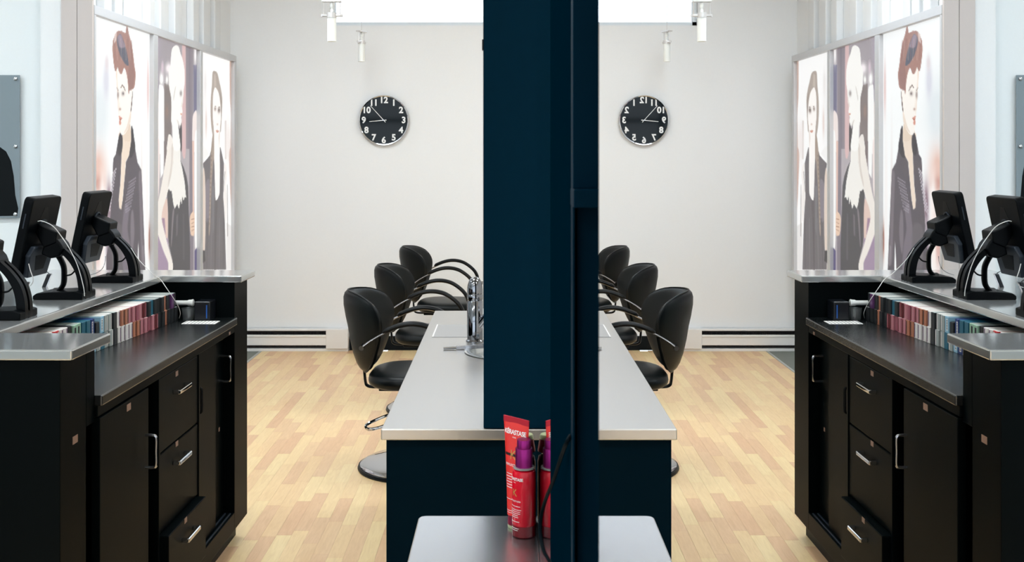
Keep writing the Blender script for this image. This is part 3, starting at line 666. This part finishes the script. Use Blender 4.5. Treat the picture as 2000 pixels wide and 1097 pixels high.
for tier, seq in ((0, seq_lo), (1, seq_up)):
    ly = 0.485
    for i, c in enumerate(seq):
        th = TH*(1.0 if tier else 1.0)*R.uniform(0.94, 1.04); hh = 0.0555+R.uniform(-.0008,.0)
        if tier == 1 and c == 'black' and i == 11: hh = 0.040
        p = dk(front_lx(ly)+R.uniform(-0.004,0.003), ly+th/2, 0.942+tier*0.0556)
        t = thing('colour_box', '%s hair colour box in the %s tier, %s from the near end' % (cols_n[c], 'upper' if tier else 'lower', ordi(i+1)), 'box', p, DA+R.uniform(-0.012,0.012), 'hair colour boxes under the steel countertop')
        # body shell with an upper panel and an end label of its own
        m = box_mesh(th-0.0012, hh, 0.17); m.build('carton', 'box_'+c, t)
        topc = 'paper' if c in ('white','pink','brown','mauve','red','grey','darkred') else ('grey' if c in ('dark','green','skyblue','purple') else c)
        MB().box(-0.168, -0.003, -th/2+0.0022, th/2-0.0022, hh-0.0003, hh+0.0004).build('top_panel', 'box_'+topc, t)
        lc = {'white':'purple','grey':'white','blue':'white','skyblue':'paper','green':'dark','brown':'dark','pink':'darkred','mauve':'pink','red':'white','darkred':'pink'}.get(c)
        if lc:
            e = MB().box(0.0, 0.0005, -th/2+0.005, th/2-0.012, hh*0.15, hh*0.85) if c in ('blue','skyblue','green') else MB().box(0.0, 0.0005, th/2-0.009, th/2-0.004, hh*0.06, hh*0.94)
            lo = e.build('end_label', 'box_'+lc, t)
            if c in ('blue','skyblue','green'):
                b_ = MB()
                for q in range(7): b_.box(0.0005, 0.0008, -th/2+0.0065, th/2-0.0145, hh*(0.22+q*0.085), hh*(0.22+q*0.085+(0.03 if q % 2 else 0.05)))
                b_.build('barcode', 'box_black', lo)
        ly += th+0.0006
# small things at the far end of the work surface
p = dk(-0.245, 1.46, 0.985)
t = thing('white_roll', 'white plastic tube with flared end sticking out past the colour boxes', 'tube', dk(-0.258, 1.465, 1.008), DA)
MB().tube([(-0.06,0,0),(0.055,0,0),(0.062,0,0),(0.07,0,0),(0.078,0,0),(0.080,0,0)], [0.0095,0.0095,0.0125,0.0125,0.0145,0.0125], 16).build('tube_body', 'body_white', t)
for dx in (-0.045, -0.015): MB().box(dx-0.004, dx+0.004, -0.009, 0.009, 0.942-1.008, -0.007, 0.001).build('stand_foot', 'device_black', t)
t = thing('network_box', 'small black device with a blue light strip in the desk corner', 'device', dk(-0.133, 1.472, 0.942), DA)
MB().box(-0.032, 0.030, -0.042, 0.04, 0, 0.075, 0.004).build('case', 'device_black', t); MB().box(0.016, 0.020, -0.0432, -0.0415, 0.01, 0.062).build('light_strip', 'led_blue', t)
t = thing('clear_cup', 'clear plastic cup beside the colour boxes in the desk corner', 'cup', dk(-0.198, 1.465, 0.942))
MB().lathe([(0.0,0.0),(0.022,0.0),(0.027,0.046),(0.0255,0.046),(0.021,0.002),(0.0,0.002)], n=24).build('cup_wall', 'clear_plastic', t)
t = thing('price_sheet', 'white sheet with grey lines lying on the black work surface', 'paper', dk(-0.125, 1.388, 0.9422), DA)
MB().box(-0.065,0.065,-0.035,0.035,0,0.0012).build('sheet', 'paper', t)
for q in range(9): MB().box(-0.060+q*0.014,-0.056+q*0.014,-0.03,0.03,0.0012,0.0015).build('ruled_line', 'paper_line', t)

# ================================================================== ISLAND
YI0, YI1, XI = 2.752, 4.83, -0.337
isl = thing('island_cabinet', 'dark navy island cabinet under the pale steel worktop', 'cabinet', (0, YI0, 0))
LI = YI1-YI0-0.01
for nm, bx_ in (('end_panel', (XI+0.012,0.42,0.02,0.045,0.07,0.83)), ('end_panel', (XI+0.012,0.42,LI-0.025,LI,0.07,0.83)), ('side_panel', (XI+0.012,XI+0.037,0.045,LI-0.025,0.07,0.83)), ('side_panel', (0.395,0.42,0.045,LI-0.025,0.07,0.83)), ('bottom_panel', (XI+0.037,0.395,0.045,LI-0.025,0.07,0.095))):
    MB().box(*bx_, 0.002).build(nm, 'navy_dark', isl)
MB().box(XI+0.06, 0.38, 0.06, YI1-YI0-0.05, 0.0, 0.07).build('plinth', 'rubber_black', isl)
# worktop with a round hole for the basin
BX, BY, BR = 0.005, 3.83, 0.150
def top_with_hole():
    bm = bmesh.new(); n = 48; x0, x1, y0, y1 = XI, 0.44, YI0, YI1; zt, zb = 0.86, 0.83
    ring = []; outr = []
    for kk in range(n):
        an = 2*PI*kk/n; cx, sy = math.cos(an), math.sin(an)
        tt = min((x1-BX)/cx if cx > 1e-9 else 1e9, (x0-BX)/cx if cx < -1e-9 else 1e9, (y1-BY)/sy if sy > 1e-9 else 1e9, (y0-BY)/sy if sy < -1e-9 else 1e9)
        ring.append((BX+BR*cx, BY+BR*sy)); outr.append((BX+tt*cx, BY+tt*sy))
    cor = [(x0,y0),(x1,y0),(x1,y1),(x0,y1)]
    for c_ in cor:
        j = min(range(n), key=lambda q: (outr[q][0]-c_[0])**2+(outr[q][1]-c_[1])**2); outr[j] = c_
    layers = []
    for z in (zt, zb): layers.append(([bm.verts.new((*p_, z)) for p_ in ring], [bm.verts.new((*p_, z)) for p_ in outr]))
    for kk in range(n):
        j = (kk+1) % n
        for li in (0, 1): bm.faces.new((layers[li][0][kk], layers[li][1][kk], layers[li][1][j], layers[li][0][j]))
        bm.faces.new((layers[0][1][kk], layers[1][1][kk], layers[1][1][j], layers[0][1][j]))
        bm.faces.new((layers[0][0][kk], layers[1][0][kk], layers[1][0][j], layers[0][0][j]))
    bmesh.ops.recalc_face_normals(bm, faces=bm.faces)
    ed = [e for e in bm.edges if len(e.link_faces) == 2 and e.calc_face_angle(0) > 1.2 and (abs(e.verts[0].co.x-BX) > BR+0.02 or abs(e.verts[0].co.y-BY) > BR+0.02)]
    bmesh.ops.bevel(bm, geom=ed, offset=0.003, segments=2, affect='EDGES', profile=0.5)
    return MB().bm(bm)
iw = tag(top_with_hole().build('island_worktop', 'steel_brushed'), 'long pale brushed steel worktop of the island', 'worktop')
bs = thing('wash_basin', 'round steel basin set into the island worktop', 'basin', (BX, BY, 0.86))
prof = [(BR-0.004,-0.02),(BR-0.002,0.0015),(BR+0.012,0.002),(BR+0.012,0.005),(BR-0.002,0.007),(BR-0.010,0.002),(BR-0.02,-0.05),(BR-0.06,-0.10),(0.03,-0.12),(0.0,-0.12)]
MB().lathe(prof[::-1], n=48).build('bowl', 'steel', bs)
MB().lathe([(0.0,-0.1195),(0.022,-0.1195),(0.02,-0.116),(0.0,-0.116)], n=20).build('drain', 'chrome', bs)
fc = thing('faucet', 'tall chrome faucet standing behind the island basin', 'faucet', (-0.124, 4.045, 0.86), 0)
MB().lathe([(0,0),(0.036,0),(0.036,0.004),(0.0315,0.008),(0.0315,0.158),(0.030,0.160),(0.030,0.163),(0.0315,0.165),(0.0315,0.183),(0.030,0.185),(0.030,0.188),(0.031,0.190),(0,0.19)], n=32).build('body', 'chrome_dark', fc)
MB().lathe([(0,0.190),(0.031,0.190),(0.031,0.205),(0.029,0.222),(0.0245,0.238),(0.017,0.249),(0.008,0.2535),(0,0.254)], n=32).build('lever_dome', 'chrome_dark', fc)
MB().tube(crv([(0.018,-0.01,0.065),(0.04,-0.03,0.095),(0.075,-0.06,0.135),(0.10,-0.08,0.155)], 5), 0.0155, 14).build('spout', 'chrome_dark', fc)
MB().tube([(0.098,-0.078,0.153),(0.112,-0.09,0.165)], 0.019, 14).build('spout_tip', 'chrome_dark', fc)
MB().tube(crv([(0.018,0.0,0.232),(0.05,0.015,0.225),(0.09,0.03,0.215)], 5), 0.006, 8).build('lever', 'chrome', fc)
t = thing('chrome_comb', 'slim chrome salon tool lying on the island worktop by the basin', 'salon tool', (0,0,0.0))
a_, b_ = ws(866, 682, 3.87), ws(948, 674, 3.90)
za = 0.86
MB().tube([(a_.x,3.87,za+0.006),(a_.x+0.05,3.875,za+0.007)], [0.006,0.0066], 10, (0.8,1.4)).build('tip', 'chrome', t)
MB().prism([(a_.x+0.048,za+0.0),(a_.x+0.175,za+0.006),(a_.x+0.175,za+0.022),(a_.x+0.048,za+0.013)], 'y', 3.868, 3.882, 0.001).build('handle', 'handle_metal', t)
t = thing('film_mat', 'thin clear plastic mat lying at the far end of the island worktop', 'mat', (-0.17, 4.27, 0.86))
MB().box(-0.13,0.10,-0.14,0.16,0.0,0.0012).build('film', 'mat_film', t); MB().box(-0.13,-0.125,-0.14,0.16,0.0012,0.0022).build('film_edge', 'cable_white', t)
t = thing('lotion_bottle', 'white bottle with black cap half hidden behind the faucet', 'bottle', (-0.075, 4.40, 0.86))
MB().lathe([(0,0),(0.026,0),(0.027,0.004),(0.027,0.135),(0.024,0.148),(0.012,0.155),(0.012,0.162),(0,0.162)], n=24).build('bottle_body', 'body_white', t)
MB().lathe([(0,0.160),(0.022,0.160),(0.022,0.196),(0.019,0.199),(0,0.199)], n=24).build('cap', 'black_plastic', t)
# partition post standing on the island front
pp = thing('partition_post', 'tall dark navy partition post rising from the island worktop', 'post', (0, YI0+0.008, 0.86))
MB().box(-0.0615, 0.30, 0, 0.20, 0.0, H-0.86, 0.002).build('post_body', 'navy', pp)
MB().box(-0.0635, -0.0615, 0.02, 0.18, 0.32, H-0.86, 0.0005).build('edge_glass', 'mat_film', pp)
for z in (1.02, 1.30, 1.58, 1.88): MB().box(-0.0655, -0.0615, 0.0, 0.03, z, z+0.028, 0.0005).build('glass_clip', 'black_metal', pp)

# ================================================================== NEAR STATION WITH THE MIRRORS
M = 0.061
nu = thing('mirror_station', 'dark navy station panel in the middle carrying tall mirrors', 'station', (0, 0, 0))
TOPZ = 3.3
MB().box(M+0.006, 0.20, 1.42, 2.075, 0.0, TOPZ, 0.002).build('rear_panel', 'navy_flat', nu)
MB().box(M, 0.20, 0.984, 1.418, 0.0, TOPZ, 0.002).build('front_panel', 'navy_flat', nu)
# niche: back board, stile, rail and lower board
MB().box(0.17, 0.20, -0.6, 0.984, 0.0, TOPZ).build('niche_back', 'navy_dark', nu)
MB().box(M+0.001, 0.17, 0.955, 0.984, 1.567, TOPZ, 0.001).build('upper_board', 'navy', nu)
MB().box(M+0.0005, 0.17, 0.935, 0.984, 1.5505, 1.5672, 0.001).build('niche_rail', 'navy', nu)
MB().box(M+0.001, M+0.003, 0.958, 0.984, 0.0, 1.5505, 0.0004).build('stile', 'navy', nu)
MB().box(M+0.006, 0.17, 0.972, 0.984, 0.0, 1.5505, 0.001).build('lower_board', 'navy', nu)
MB().box(M+0.004, 0.17, -0.6, 0.674, 0.0, TOPZ).build('mirror_backing', 'mirror_back', nu)
tag(MB().box(M, M+0.006, 1.42, 2.070, 0.80, TOPZ).build('rear_mirror', 'mirror'), 'narrow mirror beside the red bottles, seen almost edge on', 'mirror')
tag(MB().box(M, M+0.004, -0.6, 0.674, 0.0, TOPZ).build('large_mirror', 'mirror'), 'large mirror on the right reflecting the whole salon', 'mirror')
sh = tag(MB().prism([(-0.183,1.05),(M,1.05),(M,2.096),(-0.165,2.096),(-0.175,2.092),(-0.179,2.082)], 'z', 0.83, 0.86, 0.003).build('steel_shelf', 'steel_shelf'), 'small steel shelf at the bottom carrying the red bottles', 'shelf')
sc_ = thing('shelf_cabinet', 'dark cabinet under the small steel shelf', 'cabinet', (0, 1.05, 0))
MB().box(-0.16, M-0.002, 0.03, 1.02, 0.06, 0.83, 0.003).build('cabinet_body', 'navy_dark', sc_); MB().box(-0.12, M-0.01, 0.06, 0.98, 0.0, 0.06).build('plinth', 'rubber_black', sc_)
cable('power_cord', 'black power cord hanging in front of the dark station panel', [ws(1116,846,1.0)+Vector((0.001,0,0)), ws(1108,862,0.97), ws(1096,892,1.02), ws(1080,940,1.08), ws(1064,980,1.14), ws(1056,1015,1.16), ws(1056,1045,1.15), ws(1062,1075,1.12), ws(1074,1097,1.09), ws(1090,1130,1.05), ws(1104,1170,1.0)], 0.0021, 'cable_black')

# ---- products on the small shelf
def wrap_text(name, txt, size, parent, m, r, ang, z, bold=0.0, spacing=1.0, out=0.0004, xoff=0):
    v, f = text_mesh(txt, size, bold, 0.0, spacing)
    mb = MB(); mb.add([((r+out)*math.cos(ang+(p.x+xoff)/r), (r+out)*math.sin(ang+(p.x+xoff)/r), z+p.y) for p in v], f)
    return mb.build(name, m, parent)
sb = thing('spray_bottle', 'red spray bottle with magenta pump top on the small steel shelf', 'bottle', (0.0343, 1.990, 0.86))
rb = 0.0233
body = MB().lathe([(0,0.022),(rb-0.001,0.022),(rb,0.024),(rb-0.0003,0.120),(rb-0.002,0.1265),(0.016,0.129),(0,0.129)], n=40).build('bottle_body', 'bottle_red', sb)
MB().lathe([(0,0),(rb-0.002,0),(rb,0.002),(rb,0.022),(0,0.022)], n=40).build('thick_base', 'bottle_base', sb)
MB().lathe([(0,0.1285),(0.0165,0.1285),(0.0215,0.1302),(0.0205,0.1328),(0.0155,0.1335),(0,0.1335)], n=32).build('glass_shoulder', 'rim_clear', sb)
pc = MB().lathe([(0,0.1318),(0.0168,0.1318),(0.0168,0.168),(0.0163,0.1692),(0,0.1692)], n=36).build('pump_collar', 'magenta', sb)
MB().lathe([(0,0.169),(0.0138,0.169),(0.0138,0.184),(0.0130,0.1855),(0,0.1855)], n=36).build('pump_button', 'magenta', sb)
fa = -PI/2-0.90      # the printed side looks a little left of the viewer
wrap_text('brand_print', 'KÉRASTASE', 0.0078, sb, 'print_white', rb, fa, 0.1125, 0.00022, 0.92)
wrap_text('brand_print', 'PARIS', 0.0026, sb, 'print_white', rb, fa, 0.1062)
wrap_text('letter_print', 'K', 0.0190, sb, 'print_gold', rb, fa, 0.086, 0.0)
wrap_text('range_print', 'REFLECTION', 0.0040, sb, 'print_white', rb, fa, 0.0705, 0.0001, 1.25)
def fine_lines(parent, r, ang, z0, widths, h=0.0009, step=0.0036):
    for i, w in enumerate(widths):
        mb = MB(); n = 8; z = z0-i*step; vs = []; fs = []
        for q in range(n+1):
            an = ang-w/r*0.5+w/r*q/n
            vs += [((r+.0004)*math.cos(an), (r+.0004)*math.sin(an), z), ((r+.0004)*math.cos(an), (r+.0004)*math.sin(an), z+h)]
        for q in range(n): fs.append((2*q, 2*q+2, 2*q+3, 2*q+1))
        mb.add(vs, fs).build('fine_print', 'print_white', parent)
fine_lines(sb, rb, fa, 0.0605, (0.026,)); fine_lines(sb, rb, fa, 0.0540, (0.030,0.026,0.026,0.016,0.018)); fine_lines(sb, rb, fa, 0.031, (0.022,)); fine_lines(sb, rb, fa, 0.018, (0.020,0.016))
# tube standing on its cap, flat crimp at the top turned to the viewer's left
tu = thing('cream_tube', 'coral red squeeze tube standing on its cap behind the spray bottle', 'tube', (0.020, 2.034, 0.86), math.radians(-44))
hw = 0.0345; RT = 0.0175
def tube_sec(tt):   # tt 0 bottom .. 1 crimp: half width, half depth
    return RT+(hw-RT)*tt**0.9, RT*(1-tt)**0.75+0.0012
vs_, fs_ = [], []; NZ, NK = 16, 36
for i in range(NZ+1):
    tt = i/NZ; w_, d_ = tube_sec(tt); z = 0.026+tt*0.180
    for q in range(NK):
        an = 2*PI*q/NK; vs_.append((w_*math.cos(an), d_*math.sin(an), z))
for i in range(NZ):
    for q in range(NK): fs_.append((i*NK+q, i*NK+(q+1) % NK, (i+1)*NK+(q+1) % NK, (i+1)*NK+q))
fs_.append(tuple(range(NK))[::-1]); fs_.append(tuple(range(NZ*NK, (NZ+1)*NK)))
MB().add(vs_, fs_, True).build('tube_body', 'tube_red', tu)
MB().box(-hw, hw, -0.0013, 0.0013, 0.204, 0.216, 0.0004).build('crimp', 'tube_crimp', tu)
MB().lathe([(0,0.006),(0.0172,0.006),(0.0178,0.010),(0.0165,0.024),(0.014,0.027),(0,0.027)], n=32).build('cap', 'maroon_cap', tu)
MB().lathe([(0,0),(0.0165,0),(0.0174,0.002),(0.0174,0.0062),(0,0.0062)], n=32).build('cap_ring', 'cap_green', tu)
def tube_text(name, txt, size, m, z, bold=0.0, spacing=1.0, xoff=0.0):
    v, f = text_mesh(txt, size, bold, 0.0, spacing); out = []
    for p in v:
        zz = z+p.y; tt = min(1, max(0, (zz-0.026)/0.180)); w_, d_ = tube_sec(tt); x = max(-w_*.98, min(w_*.98, p.x+xoff))
        out.append((x, -d_*math.sqrt(max(0, 1-(x/w_)**2))-0.0007, zz))
    MB().add(out, f).build(name, m, tu)
tube_text('brand_print', 'KÉRASTASE', 0.0125, 'print_white', 0.187, 0.0003, 0.88, 0.0)
tube_text('brand_print', 'PARIS', 0.0038, 'print_white', 0.1775)
bar = [(-0.026,0,0.128),(0.026,0,0.128)]
def tube_bar(name, m, x0, x1, z0, z1):
    n = 14; vs, fs = [], []
    for q in range(n+1):
        x = x0+(x1-x0)*q/n
        for z in (z0, z1):
            w_, d_ = tube_sec((z-0.026)/0.180); vs.append((x, -d_*math.sqrt(max(0, 1-min(1,(x/w_)**2)))-0.0006, z))
    for q in range(n): fs.append((2*q, 2*q+2, 2*q+3, 2*q+1))
    MB().add(vs, fs).build(name, m, tu)
tube_bar('dark_band', 'print_black', -0.024, 0.024, 0.1410, 0.1460)
tube_text('letter_print', 'K', 0.026, 'print_gold', 0.143, 0.0)
tube_text('range_print', 'REFLECTION', 0.0062, 'print_white', 0.124, 0.0001, 1.15)
for i, w in enumerate((0.034,0.034,0.030,0.034,0.028,0.032)): tube_bar('fine_print', 'print_white', -w/2, w/2, 0.106-i*0.0052, 0.1072-i*0.0052)
for z, w in ((0.058,0.030),(0.036,0.024),(0.032,0.018)): tube_bar('fine_print', 'print_white', -w/2, w/2, z, z+0.0009)
ob = thing('oil_bottle', 'dark red oil bottle with maroon cap behind the spray bottle', 'bottle', (0.0395, 2.0735, 0.86))
MB().lathe([(0,0),(0.0185,0),(0.0195,0.003),(0.0195,0.118),(0.0175,0.128),(0.010,0.134),(0,0.134)], n=32).build('bottle_body', 'bottle_dark', ob)
MB().lathe([(0,0.132),(0.0105,0.132),(0.0105,0.140),(0,0.140)], n=24).build('neck_ring', 'rim_clear', ob)
MB().lathe([(0,0.139),(0.0190,0.139),(0.0190,0.142),(0.0155,0.164),(0,0.164)], n=32).build('cap', 'maroon_cap', ob)
MB().lathe([(0,0.164),(0.0155,0.164),(0.0150,0.171),(0.0130,0.173),(0,0.173)], n=32).build('cap_disc', 'cap_green', ob)

# ================================================================== SALON CHAIRS
def salon_chair():
    t = thing('salon_chair', 'chair', 'salon chair', (0,0,0), 0, 'black salon chairs in a row')
    b = MB().lathe([(0,0.016),(0.272,0.016),(0.272,0.022),(0.25,0.034),(0.15,0.046),(0.05,0.054),(0.045,0.075),(0,0.075)], n=56).build('base_disc', 'chrome', t)
    MB().lathe([(0,0),(0.280,0),(0.284,0.006),(0.280,0.017),(0.0,0.017)], n=56).build('base_rim', 'black_metal', b)
    MB().lathe([(0,0.07),(0.038,0.07),(0.038,0.30),(0.028,0.30),(0.028,0.41),(0,0.41)], n=24).build('column', 'chrome', t)
    MB().tube(crv([(-0.03,-0.03,0.285),(-0.10,-0.16,0.305),(-0.17,-0.25,0.295),(-0.20,-0.27,0.278),(-0.185,-0.27,0.262),(-0.14,-0.22,0.258),(-0.08,-0.12,0.262),(-0.03,-0.03,0.265)], 6), 0.0075, 8).build('pump_lever', 'chrome', t)
    # seat cushion: squarish round pillow
    vs, fs = [], []; nr, nk = 14, 40
    prof = [(0.0,0.388),(0.75,0.388),(0.92,0.396),(0.985,0.42),(1.0,0.455),(0.985,0.49),(0.94,0.515),(0.85,0.530),(0.6,0.537),(0.0,0.538)]
    for r_, z in prof:
        for q in range(nk):
            an = 2*PI*q/nk; c_, s_ = math.cos(an), math.sin(an); e = 0.72
            vs.append((0.228*r_*math.copysign(abs(c_)**e, c_)+0.005, 0.238*r_*math.copysign(abs(s_)**e, s_), 0.432+(z-0.388)*0.5))
    for i in range(len(prof)-1):
        for q in range(nk): fs.append((i*nk+q, i*nk+(q+1) % nk, (i+1)*nk+(q+1) % nk, (i+1)*nk+q))
    MB().add(vs, fs, True).build('seat', 'vinyl', t)
    MB().box(-0.17,0.15,-0.06,0.06,0.398,0.436,0.004).build('seat_plate', 'black_metal', t)
    MB().tube(crv([(-0.10,0,0.408),(-0.20,0,0.406),(-0.238,0,0.414),(-0.248,0,0.44),(-0.256,0,0.52),(-0.270,0,0.60)], 6), 0.009, 10, (0.7,2.4)).build('back_bar', 'black_metal', t)
    # backrest: pillow on a wrapped shield outline
    def bx(y, z): return -0.252-0.19*(z-0.50)-0.10*max(0, z-0.75)**1.5+0.165*(abs(y)/0.225)**1.7
    oz = [(0.0,0.492),(0.075,0.500),(0.130,0.545),(0.175,0.62),(0.208,0.70),(0.224,0.76),(0.224,0.81),(0.205,0.858),(0.155,0.890),(0.080,0.902),(0.0,0.904)]
    half = [(y, z) for y, z in oz]; full = half+[(-y, z) for y, z in half[::-1][1:-1]]
    ol = [(p.x, p.y) for p in crv([(a_, b_, 0) for a_, b_ in full], 3, True)]
    cy, cz = 0.0, 0.72; n = len(ol); vs, fs = [], []
    rings = [(0.0,1),(0.3,1),(0.55,1),(0.75,1),(0.88,1),(0.96,1),(1.0,1),(0.985,0),(0.93,0),(0.82,0),(0.6,0),(0.3,0),(0.0,0)]
    for rr, side in rings:
        for (y, z) in ol:
            yy = cy+(y-cy)*rr; zz = cz+(z-cz)*rr
            h_ = (max(0.0, 1-rr**4))**0.5
            x = bx(yy, zz)
            th = 0.052*h_ if side else -0.045*h_
            edge = 0.030 if side else 0.012
            x += th
            vs.append((x, yy, zz))
    for i in range(len(rings)-1):
        for q in range(n): fs.append((i*n+q, i*n+(q+1) % n, (i+1)*n+(q+1) % n, (i+1)*n+q))
    bk = MB().add(vs, fs, True).build('backrest', 'vinyl', t)
    pts = [(bx(y, z)-0.002, y*1.006, cz+(z-cz)*1.006) for y, z in ol]; pts.append(pts[0])
    MB().tube(pts, 0.0045, 6).build('piping', 'vinyl', bk)
    for s_ in (-1, 1):
        y = s_*0.262
        arch = crv([(-0.215,y,0.662),(-0.18,y,0.688),(-0.12,y,0.722),(-0.04,y,0.755),(0.03,y,0.765),(0.10,y,0.752),(0.16,y,0.715),(0.20,y,0.672),(0.218,y,0.62),(0.215,y,0.54),(0.19,y,0.44),(0.16,y*0.9,0.40),(0.10,y*0.5,0.384)], 5)
        ar = MB().tube(arch, 0.0065, 8, (0.8,1.5)); a_o = ar.build('armrest_bar', 'handle_metal', t)
        m = MB().lathe([(0.006,-0.012),(0.0125,-0.012),(0.0125,0.012),(0.006,0.012),(0.0058,-0.011)], n=18); m.v = [(x-0.222, y+z, zz+0.655) for x, zz, z in m.v]; m.build('bolt_ring', 'chrome', a_o)
        m = MB().tube([(-0.225,y,0.655),(-0.232,s_*0.17,0.655)], 0.006, 8); m.build('side_pin', 'black_metal', a_o)
        MB().tube([p+Vector((0,0,0.009)) for p in arch[10:41]], [0.004]+[0.0125]*29+[0.004], 12, (1.0,1.8)).build('arm_pad', 'arm_rubber', a_o)
    return t
ch = salon_chair()
CH = [((-0.475, 5.24), -0.03, 'nearest black salon chair, beside the front of the island worktop'), ((-0.47, 6.42), -0.02, 'middle black salon chair of the row of three'), ((-0.445, 7.68), -0.02, 'farthest black salon chair, nearest the back wall')]
for i, ((x, y), rz, lab) in enumerate(CH):
    o = ch if i == 0 else copy_tree(ch)
    o.location = (x, y, 0); o.rotation_euler = (0,0,rz); o['label'] = lab
